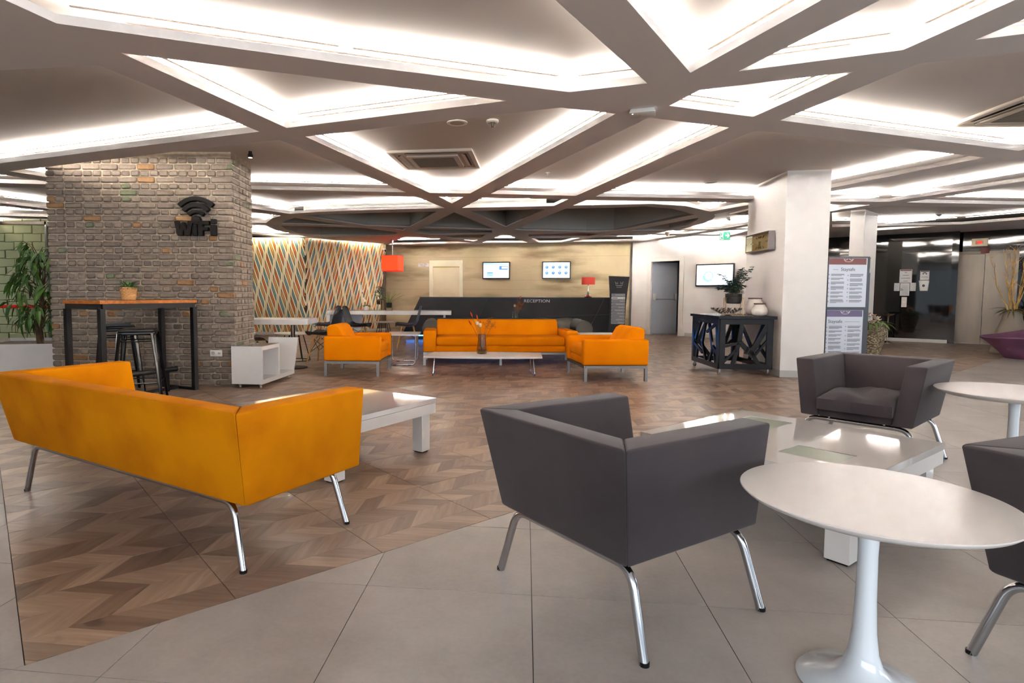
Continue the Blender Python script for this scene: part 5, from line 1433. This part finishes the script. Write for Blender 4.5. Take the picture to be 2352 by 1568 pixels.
MB().tube([(0.155 * math.cos(k * PI / 16), 0.155 * math.sin(k * PI / 16), 0.004) for k in range(32)], 0.003, 6, closed=True).build('stand_ring', GOLD, t)
MB().lathe([(0.085, 0.155), (0.098, 0.165), (0.105, 0.2), (0.107, 0.29), (0.10, 0.29), (0.095, 0.25), (0.0001, 0.25)], 32).build('pot', BLACKPLA, t, smooth=40)
rr = random.Random(33)
for k in range(12):
    tipx, tipz = [(0.27, 0.66), (0.23, 0.50), (0.15, 0.60), (0.07, 0.54), (-0.05, 0.46), (-0.20, 0.56), (-0.16, 0.40), (-0.24, 0.36), (0.10, 0.44), (0.16, 0.40), (0.0, 0.50), (0.08, 0.63)][k]
    b = Vector((tipx, rr.uniform(-0.08, 0.08), tipz)); a = Vector((tipx * 0.1, 0, 0.25)); mid = (a + b) / 2 + Vector((-tipx * 0.25, 0, 0.06))
    pts = [a * (1 - s) ** 2 + mid * 2 * s * (1 - s) + b * s * s for s in [i / 12 for i in range(13)]]
    sm = MB().tube(pts, 0.003, 5).build('stem', BARK, t)
    mb = MB()
    for i in range(3, 13):
        for j in range(3 if k in (0, 1, 5) else 6):
            an = rr.uniform(0, 6.28); mb.leaf(pts[i], (math.cos(an), math.sin(an), rr.uniform(-0.3, 0.6)), (0, 0, 1), 0.058, 0.042, 0.1)
    mb.build('foliage', EUCA, sm)
mb = MB()
for _ in range(40):
    an = rr.uniform(0, 6.28); mb.leaf((0.05 * math.cos(an) + 0.02, 0.05 * math.sin(an), rr.uniform(0.27, 0.36)), (math.cos(an), math.sin(an), 0.3), (0, 0, 1), 0.075, 0.042, 0.2)
mb.build('golden_foliage', mottle(mat('golden_leaf', (122, 104, 50), 0.5), (86, 84, 44), 8, 3), t)
t = thing('leaf_bowl', 'silver bowl of curled metal leaves on the console', 'bowl', (3.62, 7.98, ZC), 0)
MB().lathe([(0.06, 0.0), (0.09, 0.004), (0.05, 0.014), (0.0001, 0.014)], 24).build('foot', SILVER, t, smooth=60)
for k in range(14):
    a = k * 2 * PI / 14
    mb = MB().tube([(0.02 * math.cos(a), 0.02 * math.sin(a), 0.012), (0.09 * math.cos(a), 0.09 * math.sin(a), 0.03), (0.19 * math.cos(a), 0.19 * math.sin(a), 0.085)], 0.003, 5)
    for s in (0.09, 0.13, 0.17):
        for sd in (-1, 1):
            mb.leaf((s * math.cos(a), s * math.sin(a), 0.03 + (s - 0.09) * 0.55), (math.cos(a + sd * 0.9), math.sin(a + sd * 0.9), 0.9), (0, 0, 1), 0.045, 0.028, -0.05)
    mb.build('metal_leaf', mat('dull_silver', (150, 142, 130), 0.3, 1.0), t)
def jar(label, loc, R, Hh, rim):
    t = thing('ceramic_jar', label, 'jar', loc, 0, 'white ceramic jars on the console')
    MB().lathe([(R * 0.55, 0.0), (R * 0.85, Hh * 0.1), (R, Hh * 0.38), (R * 0.93, Hh * 0.62), (R * 0.68, Hh * 0.86), (R * 0.6, Hh * 0.95), (R * 0.66, Hh), (R * 0.58, Hh), (R * 0.5, Hh * 0.9), (0.0001, Hh * 0.88)], 40).build('body', CERAMIC, t, smooth=60)
    MB().tube([(R * rim * math.cos(k * PI / 16), R * rim * math.sin(k * PI / 16), Hh + 0.004) for k in range(32)], 0.008, 8, closed=True).build('rim', mat('brown_rim', (62, 40, 28), 0.5), t, smooth=60)
jar('small white ceramic jar with brown rim on the console, the front one', (4.04, 7.93, ZC), 0.10, 0.155, 0.66)
jar('larger white ceramic jar with brown rim behind the small jar', (4.12, 8.22, ZC), 0.128, 0.225, 0.64)

# clock on the column
cd = Vector((0.155, 1.32)).normalized(); cn = Vector((-cd.y, cd.x)); CRZ = math.atan2(-cd.y, -cd.x)
p = Vector((4.215, 7.70)) + cd * 0.72 + cn * 0.045
t = thing('wall_clock', 'rectangular silver clock with gold face on the white column', 'clock', (p.x, p.y, 1.795), CRZ)
w, h = 0.42, 0.125
f = MB()
for a, b, c, d in ((-w, w, h - 0.018, h), (-w, w, -h, -h + 0.018), (-w, -w + 0.025, -h + 0.018, h - 0.018), (w - 0.025, w, -h + 0.018, h - 0.018)):
    f.box(a, b, -0.04, 0.04, c, d)
f.build('frame', CHROME, t)
face = MB().box(-w + 0.02, w - 0.02, 0.0, 0.02, -h + 0.015, h - 0.015).build('face', mat('gold_mirror_face', (190, 170, 112), 0.12, 0.85), t)
MK = mat('bronze_marker', (96, 78, 40), 0.4, 0.6)
for a in range(12):
    an = a * PI / 6; k = min(0.33 / max(abs(math.cos(an)), 1e-3), 0.088 / max(abs(math.sin(an)), 1e-3))
    dx, dz = math.cos(an), math.sin(an)
    MB().bar((dx * k * 0.66, -0.003, dz * k * 0.66), (dx * k * 0.95, -0.003, dz * k * 0.95), 0.012, 0.004, up=(0, 1, 0)).build('hour_mark', MK, face)
MB().bar((0, -0.006, 0.012), (0.005, -0.006, -0.06), 0.010, 0.003, up=(0, 1, 0)).build('hour_hand', MK, t); MB().bar((0, -0.009, 0.02), (-0.004, -0.009, -0.085), 0.007, 0.003, up=(0, 1, 0)).build('minute_hand', MK, t)

# ------------------------------------------------------------------ poster stand
t = thing('poster_stand', 'dark double poster stand with two hygiene notices beside the white column', 'poster stand', (6.30, 9.6, 0), math.radians(3))
NV = mat('navy_frame', (30, 34, 44), 0.4)
MB().box(-0.345, 0.345, 0.0, 0.045, 0.02, 1.68).build('frame', NV, t)
MB().box(0.345, 0.375, 0.02, 0.05, 0.02, 1.42).build('side_rail', NV, t)
MB().box(-0.36, 0.38, -0.18, 0.22, 0, 0.022).build('base', NV, t)
def poster(z0, z1, band, x1):
    PP = mat('poster_paper', (206, 210, 220), 0.3)
    p_ = MB().box(-0.335, x1, -0.004, 0.0, z0, z1).build('poster', PP, t)
    MB().box(-0.335, x1 - 0.015, -0.0055, -0.004, z1 - 0.105, z1 - 0.003).build('heading_band', band, p_)
    cx = (x1 - 0.335) / 2
    c = MB()
    for s in (-1, 1):
        c.tube([(cx + s * 0.012, -0.0065, z1 - 0.02), (cx + s * 0.045, -0.0065, z1 - 0.035), (cx + s * 0.08, -0.0065, z1 - 0.02)], 0.005, 5)
        c.tube([(cx + s * 0.08, -0.0065, z1 - 0.02), (cx + s * 0.05, -0.0065, z1 - 0.055), (cx, -0.0065, z1 - 0.062)], 0.0035, 5)
    c.build('crown_emblem', PAPER, p_)
    o = link('title', text_mesh('Staysafe', 0.075, 0.0006), INK, p_); o.rotation_euler = (PI / 2, 0, 0); o.location = (cx if band is SIGNRED else cx - 0.16, -0.0052, z1 - 0.205)
    MB().box(cx - 0.25 if band is SIGNRED else cx, cx - 0.16 if band is SIGNRED else cx + 0.25, -0.0052, -0.004, z1 - 0.19, z1 - 0.18).build('print_line', GREYPLA, p_)
    rp_ = random.Random(int(z0 * 100))
    for col, xa in ((0, -0.295), (1, 0.02)):
        z = z1 - 0.255
        while z > z0 + 0.06:
            n = rp_.choice((3, 3, 4, 5)); ln_ = MB()
            for k in range(n):
                wd = rp_.uniform(0.2, 0.225) if k < n - 1 else rp_.uniform(0.08, 0.2)
                ln_.box(xa, xa + wd, -0.005, -0.004, z - 0.006, z); z -= 0.0125
                if z < z0 + 0.03: break
            ln_.build('text_block', INK, p_)
            MB().prism([(xa - 0.032 + 0.013 * math.cos(a * PI / 4), z + 0.028 + 0.013 * math.sin(a * PI / 4)) for a in range(8)], -0.005, -0.004, 'y').build('icon', GREYPLA, p_)
            z -= 0.024
poster(0.87, 1.655, SIGNRED, 0.30); poster(0.05, 0.82, mat('violet_print', (104, 96, 128), 0.6), 0.27)
pq = (thing("wall_plaque", 'small gold plaque on the far white column above the poster stand', 'plaque', (7.86, 11.39, 1.67), math.radians(42)))
MB().box(-0.06, 0.06, -0.012, 0.012, -0.10, 0.10).build('plate', mat('gold_plaque', (170, 128, 50), 0.2, 0.9), pq)
MB().box(0.0, 0.12, -0.02, -0.01, -0.10, 0.09).build('clear_cover', PLASTIC, pq)

# ------------------------------------------------------------------ lift and things on the dark glass wall
t = thing('lift', 'lift with two brushed steel doors in the dark glass wall', 'elevator', (EO.x, EO.y, 0), math.atan2(ed.y, ed.x))
for a, b in ((0.0, 0.456), (0.464, 0.92)):
    MB().box(a, b, 0.02, 0.05, 0.012, 1.96).build('lift_door', BRUSHED, t)
fr = MB().box(-0.11, 0.0, -0.03, 0.09, 0, 2.02).box(0.92, 1.0, -0.03, 0.09, 0, 2.02).box(0.0, 0.92, -0.03, 0.09, 1.96, 2.02)
fr.build('door_frame', BRUSHED, t)
MB().box(0.0, 0.92, -0.02, 0.06, 0, 0.012).build('sill', STEEL, t)
MB().box(0.385, 0.53, -0.045, -0.03, 1.97, 2.10).build('red_label', mat('dark_red_label', (110, 50, 44), 0.5), t)
d_ = MB().box(0.225, 0.49, -0.05, 0.0, 2.13, 2.295).build('indicator', mat('champagne_plate', (196, 180, 156), 0.35, 0.6), t)
MB().box(0.295, 0.42, -0.053, -0.05, 2.175, 2.245).build('display_window', BLACKGLOSS, d_)
MB().box(0.315, 0.40, -0.055, -0.053, 2.185, 2.235).build('red_digits', mat('red_led', (255, 40, 30), 0.4, emit=(255, 24, 14), estr=2.5), d_)
gd = Vector((0.757, -0.653)); gd.normalize(); gn = Vector((gd.y, -gd.x)); go = Vector((10.03, 13.93)); GRZ = math.atan2(gd.y, gd.x)
def note(name, label, cat, s0, s1, z0, z1, m=PAPER, group='notices on the dark glass wall'):
    c = go + gd * ((s0 + s1) / 2) + gn * 0.008
    t = thing(name, label, cat, (c.x, c.y, (z0 + z1) / 2), GRZ, group)
    w, h = (s1 - s0) / 2, (z1 - z0) / 2
    return t, MB().box(-w, w, -0.003, 0.003, -h, h).build('sheet', m, t), w, h
for nm, s0, s1, z0, z1, kind in (('largest white notice with a red heading on the dark glass wall', 0.241, 0.469, 1.347, 1.649, 'big'), ('white notice with a grey margin shape below the largest one', 0.262, 0.435, 1.05, 1.339, 'mid'),
        ('small plain white notice at the left of the glass wall group', 0.15, 0.252, 1.159, 1.34, 's'), ('small plain white notice at the right of the glass wall group', 0.445, 0.549, 1.159, 1.345, 's'), ('white notice with red heading and round logo above the dispenser', 0.615, 0.778, 1.408, 1.611, 'logo')):
    t, sh, w, h = note('notice', nm, 'notice', s0, s1, z0, z1)
    if kind in ('big', 'logo'):
        MB().box(-w * 0.9, w * 0.9, -0.004, -0.003, h * 0.78, h * 0.97).build('heading_band', SIGNRED, sh)
    n = {'big': 4, 'mid': 8, 's': 6, 'logo': 2}[kind]
    for k in range(n):
        z = h * (0.55 - 1.3 * k / max(1, n - 1)) if kind != 'logo' else -h * (0.3 + 0.25 * k)
        ww = w * (0.75 if kind != 'big' else (0.2, 0.5, 0.7, 0.35)[k])
        MB().box(-ww + (w * 0.2 if kind == 'mid' else 0), ww, -0.004, -0.003, z - h * 0.03, z + h * 0.03).build('print_line', GREYPLA if kind in 'smid' else INK, sh)
    if kind == 'mid':
        MB().prism([(-w * 0.9, -h * 0.3), (-w * 0.2, -h * 0.1), (-w * 0.9, h * 0.3)], -0.004, -0.003, 'y').build('margin_shape', GREYPLA, sh)
    if kind == 'logo':
        MB().tube([(0.03 * math.cos(a * PI / 8), -0.004, h * 0.3 + 0.03 * math.sin(a * PI / 8)) for a in range(-1, 10)], 0.01, 6).build('round_logo', INK, sh)
c = go + gd * 0.69 + gn * 0.05
t = thing('dispenser', 'white sanitiser dispenser on the dark glass wall', 'dispenser', (c.x, c.y, 1.277), GRZ)
MB().hexa([(-0.065, -0.05, -0.118), (0.075, -0.05, -0.118), (0.075, 0.045, -0.118), (-0.065, 0.045, -0.118)], [(-0.09, -0.05, 0.118), (0.095, -0.05, 0.118), (0.095, 0.045, 0.118), (-0.09, 0.045, 0.118)]).build('body', PLASTIC, t, bevel=0.014, seg=3)
MB().ball((0, -0.052, 0.0), 0.026, 0.004, 0.03).build('badge', INK, t, smooth=60)
t, sh, w, h = note('light_switch', 'tall silver lift call switch on the dark glass wall', 'switch', 0.30, 0.398, 0.79, 1.019, mat('silver_plate', (206, 196, 184), 0.3, 0.6), None)
MB().box(-0.02, 0.02, -0.010, -0.003, -0.015, 0.01).build('button', PLASTIC, sh)
t = thing('ashtray_stand', 'slim chrome pedestal ashtray before the dark glass wall', 'ashtray', (9.62, 13.25, 0), 0)
MB().lathe([(0.10, 0.0), (0.10, 0.012), (0.05, 0.025), (0.018, 0.05), (0.015, 0.1), (0.017, 0.56), (0.03, 0.6), (0.11, 0.625), (0.14, 0.655), (0.13, 0.655), (0.1, 0.635), (0.0001, 0.63)], 32).build('stand', mat('champagne_chrome', (196, 184, 166), 0.18, 1.0), t, smooth=60)

# tall pebble pot with pink flowers
PEB = mat('pebble_mosaic', (176, 160, 130), 0.7)
g = NT(PEB); tc = g.n('ShaderNodeTexCoord'); vo = g.n('ShaderNodeTexVoronoi'); vo.inputs['Scale'].default_value = 26
mp = g.n('ShaderNodeMapping'); mp.inputs['Scale'].default_value = (1, 1, 2.2); g.l(tc.outputs['Object'], mp.inputs['Vector']); g.l(mp.outputs[0], vo.inputs['Vector'])
rp = g.n('ShaderNodeValToRGB'); rp.color_ramp.elements[0].color = (*lin((206, 190, 158)), 1); rp.color_ramp.elements[1].color = (*lin((84, 72, 52)), 1); rp.color_ramp.elements[1].position = 0.6
g.l(vo.outputs['Distance'], rp.inputs[0]); g.l(rp.outputs[0], g.bsdf.inputs['Base Color'])
bp = g.n('ShaderNodeBump'); bp.invert = True; bp.inputs['Distance'].default_value = 0.02; g.l(vo.outputs['Distance'], bp.inputs['Height']); g.l(bp.outputs[0], g.bsdf.inputs['Normal'])
t = thing('flower_pot', 'tall pebble-textured pot of pink and cream flowers behind the poster stand', 'plant', (7.38, 10.55, 0), 0)
MB().lathe([(0.13, 0), (0.15, 0.1), (0.20, 0.3), (0.225, 0.42), (0.215, 0.52), (0.19, 0.575), (0.175, 0.575), (0.0001, 0.53)], 36).build('pot', PEB, t, smooth=60)
rr = random.Random(12); mb = MB()
for _ in range(60):
    a = rr.uniform(0, 6.28); mb.leaf((0.12 * math.cos(a), 0.12 * math.sin(a), 0.56), (math.cos(a), math.sin(a), rr.uniform(-0.4, 0.5)), (0, 0, 1), rr.uniform(0.12, 0.28), 0.05, 0.5)
mb.build('foliage', mat('olive_leaf', (96, 112, 60), 0.6), t)
PINK = mat('pink_petal', (232, 176, 156), 0.7); CRP = mat('cream_petal', (236, 220, 200), 0.7)
for k in range(13):
    a = k * 2.4; r = rr.uniform(0.05, 0.2); c = Vector((r * math.cos(a), r * math.sin(a), rr.uniform(0.58, 0.74))); mb = MB()
    for j in range(6):
        b = j * PI / 3; mb.leaf(c, (math.cos(b), math.sin(b), 0.6), (0, 0, 1), 0.06, 0.045, -0.2)
    mb.tube([(0, 0, 0.53), c], 0.003, 4).build('blossom', PINK if k % 2 else CRP, t)

# purple sculpted seat-planter and cone vase with twigs
t = thing('sculpted_planter', 'purple sculpted tub seat at the right edge before the lift', 'seat', (9.86, 10.0, 0), math.radians(-14))
mb = MB(); N = 40; rings = [(0.48, 0.0, 0.0), (0.56, 0.10, 0.0), (0.72, 0.30, 0.06), (0.83, 0.46, 0.17), (0.81, 0.49, 0.18), (0.66, 0.38, 0.12), (0.45, 0.24, 0.0)]
vs = []
for R, z, lift in rings:
    for j in range(N):
        a = 2 * PI * j / N
        vs.append((R * math.cos(a), R * 0.72 * math.sin(a), max(0.0, z + lift * (0.9 * math.cos(a) + 0.25 * math.cos(2 * a)))))
fs = [(k * N + j, k * N + (j + 1) % N, (k + 1) * N + (j + 1) % N, (k + 1) * N + j) for k in range(len(rings) - 1) for j in range(N)] + [tuple(range(N - 1, -1, -1)), tuple((len(rings) - 1) * N + j for j in range(N))]
mb.add(vs, fs).build('shell', PURPLE, t, smooth=60)
t = thing('twig_vase', 'grey cone vase of golden twisted twigs behind the purple seat', 'vase', (10.28, 11.0, 0), 0)
MB().lathe([(0.30, 0), (0.29, 0.1), (0.22, 0.4), (0.15, 0.62), (0.125, 0.78), (0.115, 0.78), (0.0001, 0.7)], 32).build('vase', CONC, t, smooth=60)
rr = random.Random(4)
for k in range(11):
    a = rr.uniform(0, 6.28); sp = rr.uniform(0.05, 0.32); x, y_, z = 0.04 * math.cos(a), 0.04 * math.sin(a), 0.7; pts = [(x, y_, z)]
    for i in range(12):
        z += rr.uniform(0.08, 0.125); x += sp * 0.09 * math.cos(a) + rr.uniform(-0.02, 0.02); y_ += sp * 0.09 * math.sin(a) + rr.uniform(-0.02, 0.02); pts.append((x, y_, z))
    mb = MB().tube(pts, [0.012 - 0.0008 * i for i in range(13)], 6)
    for i in (5, 7, 9, 11):
        b = Vector(pts[i]); e_ = b + Vector((rr.uniform(-0.12, 0.12), rr.uniform(-0.1, 0.1), 0.1)); mb.tube([b, (b + e_) / 2 + Vector((0.015, 0, 0)), e_], [0.005, 0.004, 0.002], 5)
    mb.build('twig', TWIG, t, smooth=60)
mb = MB()
for _ in range(80):
    a = rr.uniform(0, 6.28); mb.leaf((0.06 * math.cos(a), 0.06 * math.sin(a), 0.76), (math.cos(a), math.sin(a), rr.uniform(-0.1, 0.8)), (0, 0, 1), rr.uniform(0.15, 0.30), 0.02, 0.4)
mb.build('dry_grass', mat('olive_grass', (92, 84, 40), 0.7), t)

# ------------------------------------------------------------------ ceiling fittings
def cassette(label, loc, rz, s=0.95):
    t = thing('air_cassette', label, 'air conditioner', loc, rz, 'ceiling air conditioners')
    h = s / 2; T_ = mat('cassette_plastic', (214, 204, 190), 0.45)
    f = MB()
    for a, b, c, d in ((-h, h, -h, -h + 0.05), (-h, h, h - 0.05, h), (-h, -h + 0.05, -h + 0.05, h - 0.05), (h - 0.05, h, -h + 0.05, h - 0.05)):
        f.box(a, b, c, d, -0.03, 0.0)
    f.build('frame', T_, t, bevel=0.004, seg=1)
    MB().box(-h + 0.05, h - 0.05, -h + 0.05, h - 0.05, -0.018, -0.004).build('body', mat('cassette_inner', (176, 166, 150), 0.5), t)
    for k in range(4):
        v = MB().box(-h * 0.62, h * 0.62, -h + 0.085, -h + 0.115, -0.021, -0.017).build('air_slot', BLACKPLA, t); v.rotation_euler = (0, 0, k * PI / 2)
        v = MB().hexa([(-h * 0.6, -h + 0.10, -0.03), (h * 0.6, -h + 0.10, -0.03), (h * 0.6, -h + 0.14, -0.022), (-h * 0.6, -h + 0.14, -0.022)], [(-h * 0.6, -h + 0.10, -0.026), (h * 0.6, -h + 0.10, -0.026), (h * 0.6, -h + 0.14, -0.018), (-h * 0.6, -h + 0.14, -0.018)]).build('louvre', T_, t); v.rotation_euler = (0, 0, k * PI / 2)
    MB().box(-h * 0.62, h * 0.62, -h * 0.62, h * 0.62, -0.04, -0.018).build('grille_frame', T_, t, bevel=0.004, seg=1)
    gr = MB().box(-h * 0.5, h * 0.5, -h * 0.5, h * 0.5, -0.043, -0.038).build('intake_grille', mat('grille_grey', (134, 124, 112), 0.6), t)
    for k in range(18):
        y_ = -h * 0.48 + k * h * 0.96 / 17
        MB().box(-h * 0.5, h * 0.5, y_ - 0.003, y_ + 0.003, -0.046, -0.043).build('slat', mat('grille_slat', (118, 110, 98), 0.6), gr)
    return t
cassette('ceiling air cassette with grey grille in the middle coffer', (-0.24, 7.10, H2), math.radians(-8), 0.95)
cassette('ceiling air cassette cut off at the picture edge above the taupe armchair', (4.93, 5.16, H2), math.radians(-5), 0.86)
cassette('far ceiling air cassette half hidden by the white column', (5.74, 11.35, H2), math.radians(3), 0.80)
def speaker(label, x, y_, R=0.085):
    t = thing('ceiling_speaker', label, 'speaker', (x, y_, H2), 0, 'round ceiling speakers')
    MB().lathe([(R, 0.0), (R, -0.008), (R * 0.85, -0.012), (R * 0.8, -0.008)], 32).build('ring', PLASTIC, t, smooth=50)
    MB().lathe([(R * 0.83, -0.004), (R * 0.6, -0.011), (0.0001, -0.014)], 32).build('grille', mat('speaker_grille', (176, 162, 142), 0.6), t, smooth=50)
speaker('round ceiling speaker beside the smoke detector in the middle coffer', 0.003, 5.60, 0.095); speaker('round ceiling speaker in the coffer left of the white column', 3.57, 8.5); speaker('round ceiling speaker in the coffer right of the white column', 6.8, 8.2, 0.09)
def detector(label, x, y_, z=H2):
    t = thing('smoke_detector', label, 'smoke detector', (x, y_, z), 0, 'smoke detectors')
    MB().lathe([(0.055, 0.0), (0.058, -0.012), (0.05, -0.024), (0.04, -0.028)], 28).build('base', PLASTIC, t, smooth=50)
    c = MB().lathe([(0.038, -0.028), (0.016, -0.06), (0.0001, -0.06)], 24).build('chamber', mat('detector_dark', (84, 70, 54), 0.6), t, smooth=50)
    for k in range(8):
        a = k * PI / 4; MB().tube([(0.04 * math.cos(a), 0.04 * math.sin(a), -0.028), (0.017 * math.cos(a), 0.017 * math.sin(a), -0.062)], 0.0022, 5).build('rib', PLASTIC, c)
    for z_, r_ in ((-0.037, 0.034), (-0.046, 0.028), (-0.055, 0.021)):
        MB().tube([(r_ * math.cos(k * PI / 12), r_ * math.sin(k * PI / 12), z_) for k in range(24)], 0.0018, 5, closed=True).build('rib_ring', PLASTIC, c)
detector('smoke detector in the middle coffer beside the round speaker', 0.324, 5.528); detector('smoke detector above the dark glass wall', 9.3, 11.6); detector('smoke detector near the exit sign', 5.62, 12.4)
t = thing('ceiling_sprinkler', 'tiny ceiling sprinkler head in the coffer above the orange sofa', 'sprinkler', (1.184, 7.86, H2), 0)
MB().lathe([(0.03, 0), (0.03, -0.004), (0.01, -0.006), (0.006, -0.03), (0.022, -0.034), (0.0001, -0.036)], 16).build('head', PLASTIC, t, smooth=50)
t = thing('access_point', 'white square wireless access point under the beam crossing', 'access point', (1.41, 4.62, H1), math.radians(-20))
MB().hexa([(-0.095, -0.075, -0.035), (0.095, -0.075, -0.035), (0.095, 0.075, -0.035), (-0.095, 0.075, -0.035)], [(-0.085, -0.065, 0.0), (0.085, -0.065, 0), (0.085, 0.065, 0), (-0.085, 0.065, 0)]).build('case', PLASTIC, t, bevel=0.006, seg=2)
MB().ball((-0.07, -0.05, -0.036), 0.004).build('status_light', mat('status_led', (240, 240, 255), 0.3, emit=(240, 240, 255), estr=3), t)
t = thing('dome_camera', 'small white dome camera hanging from the ceiling near the fire door', 'camera', (4.745, 13.5, H1), 0)
MB().lathe([(0.05, 0.0), (0.05, -0.03), (0.035, -0.06), (0.032, -0.10), (0.0001, -0.105)], 20).build('housing', mat('taupe_housing', (170, 150, 134), 0.5), t, smooth=50)
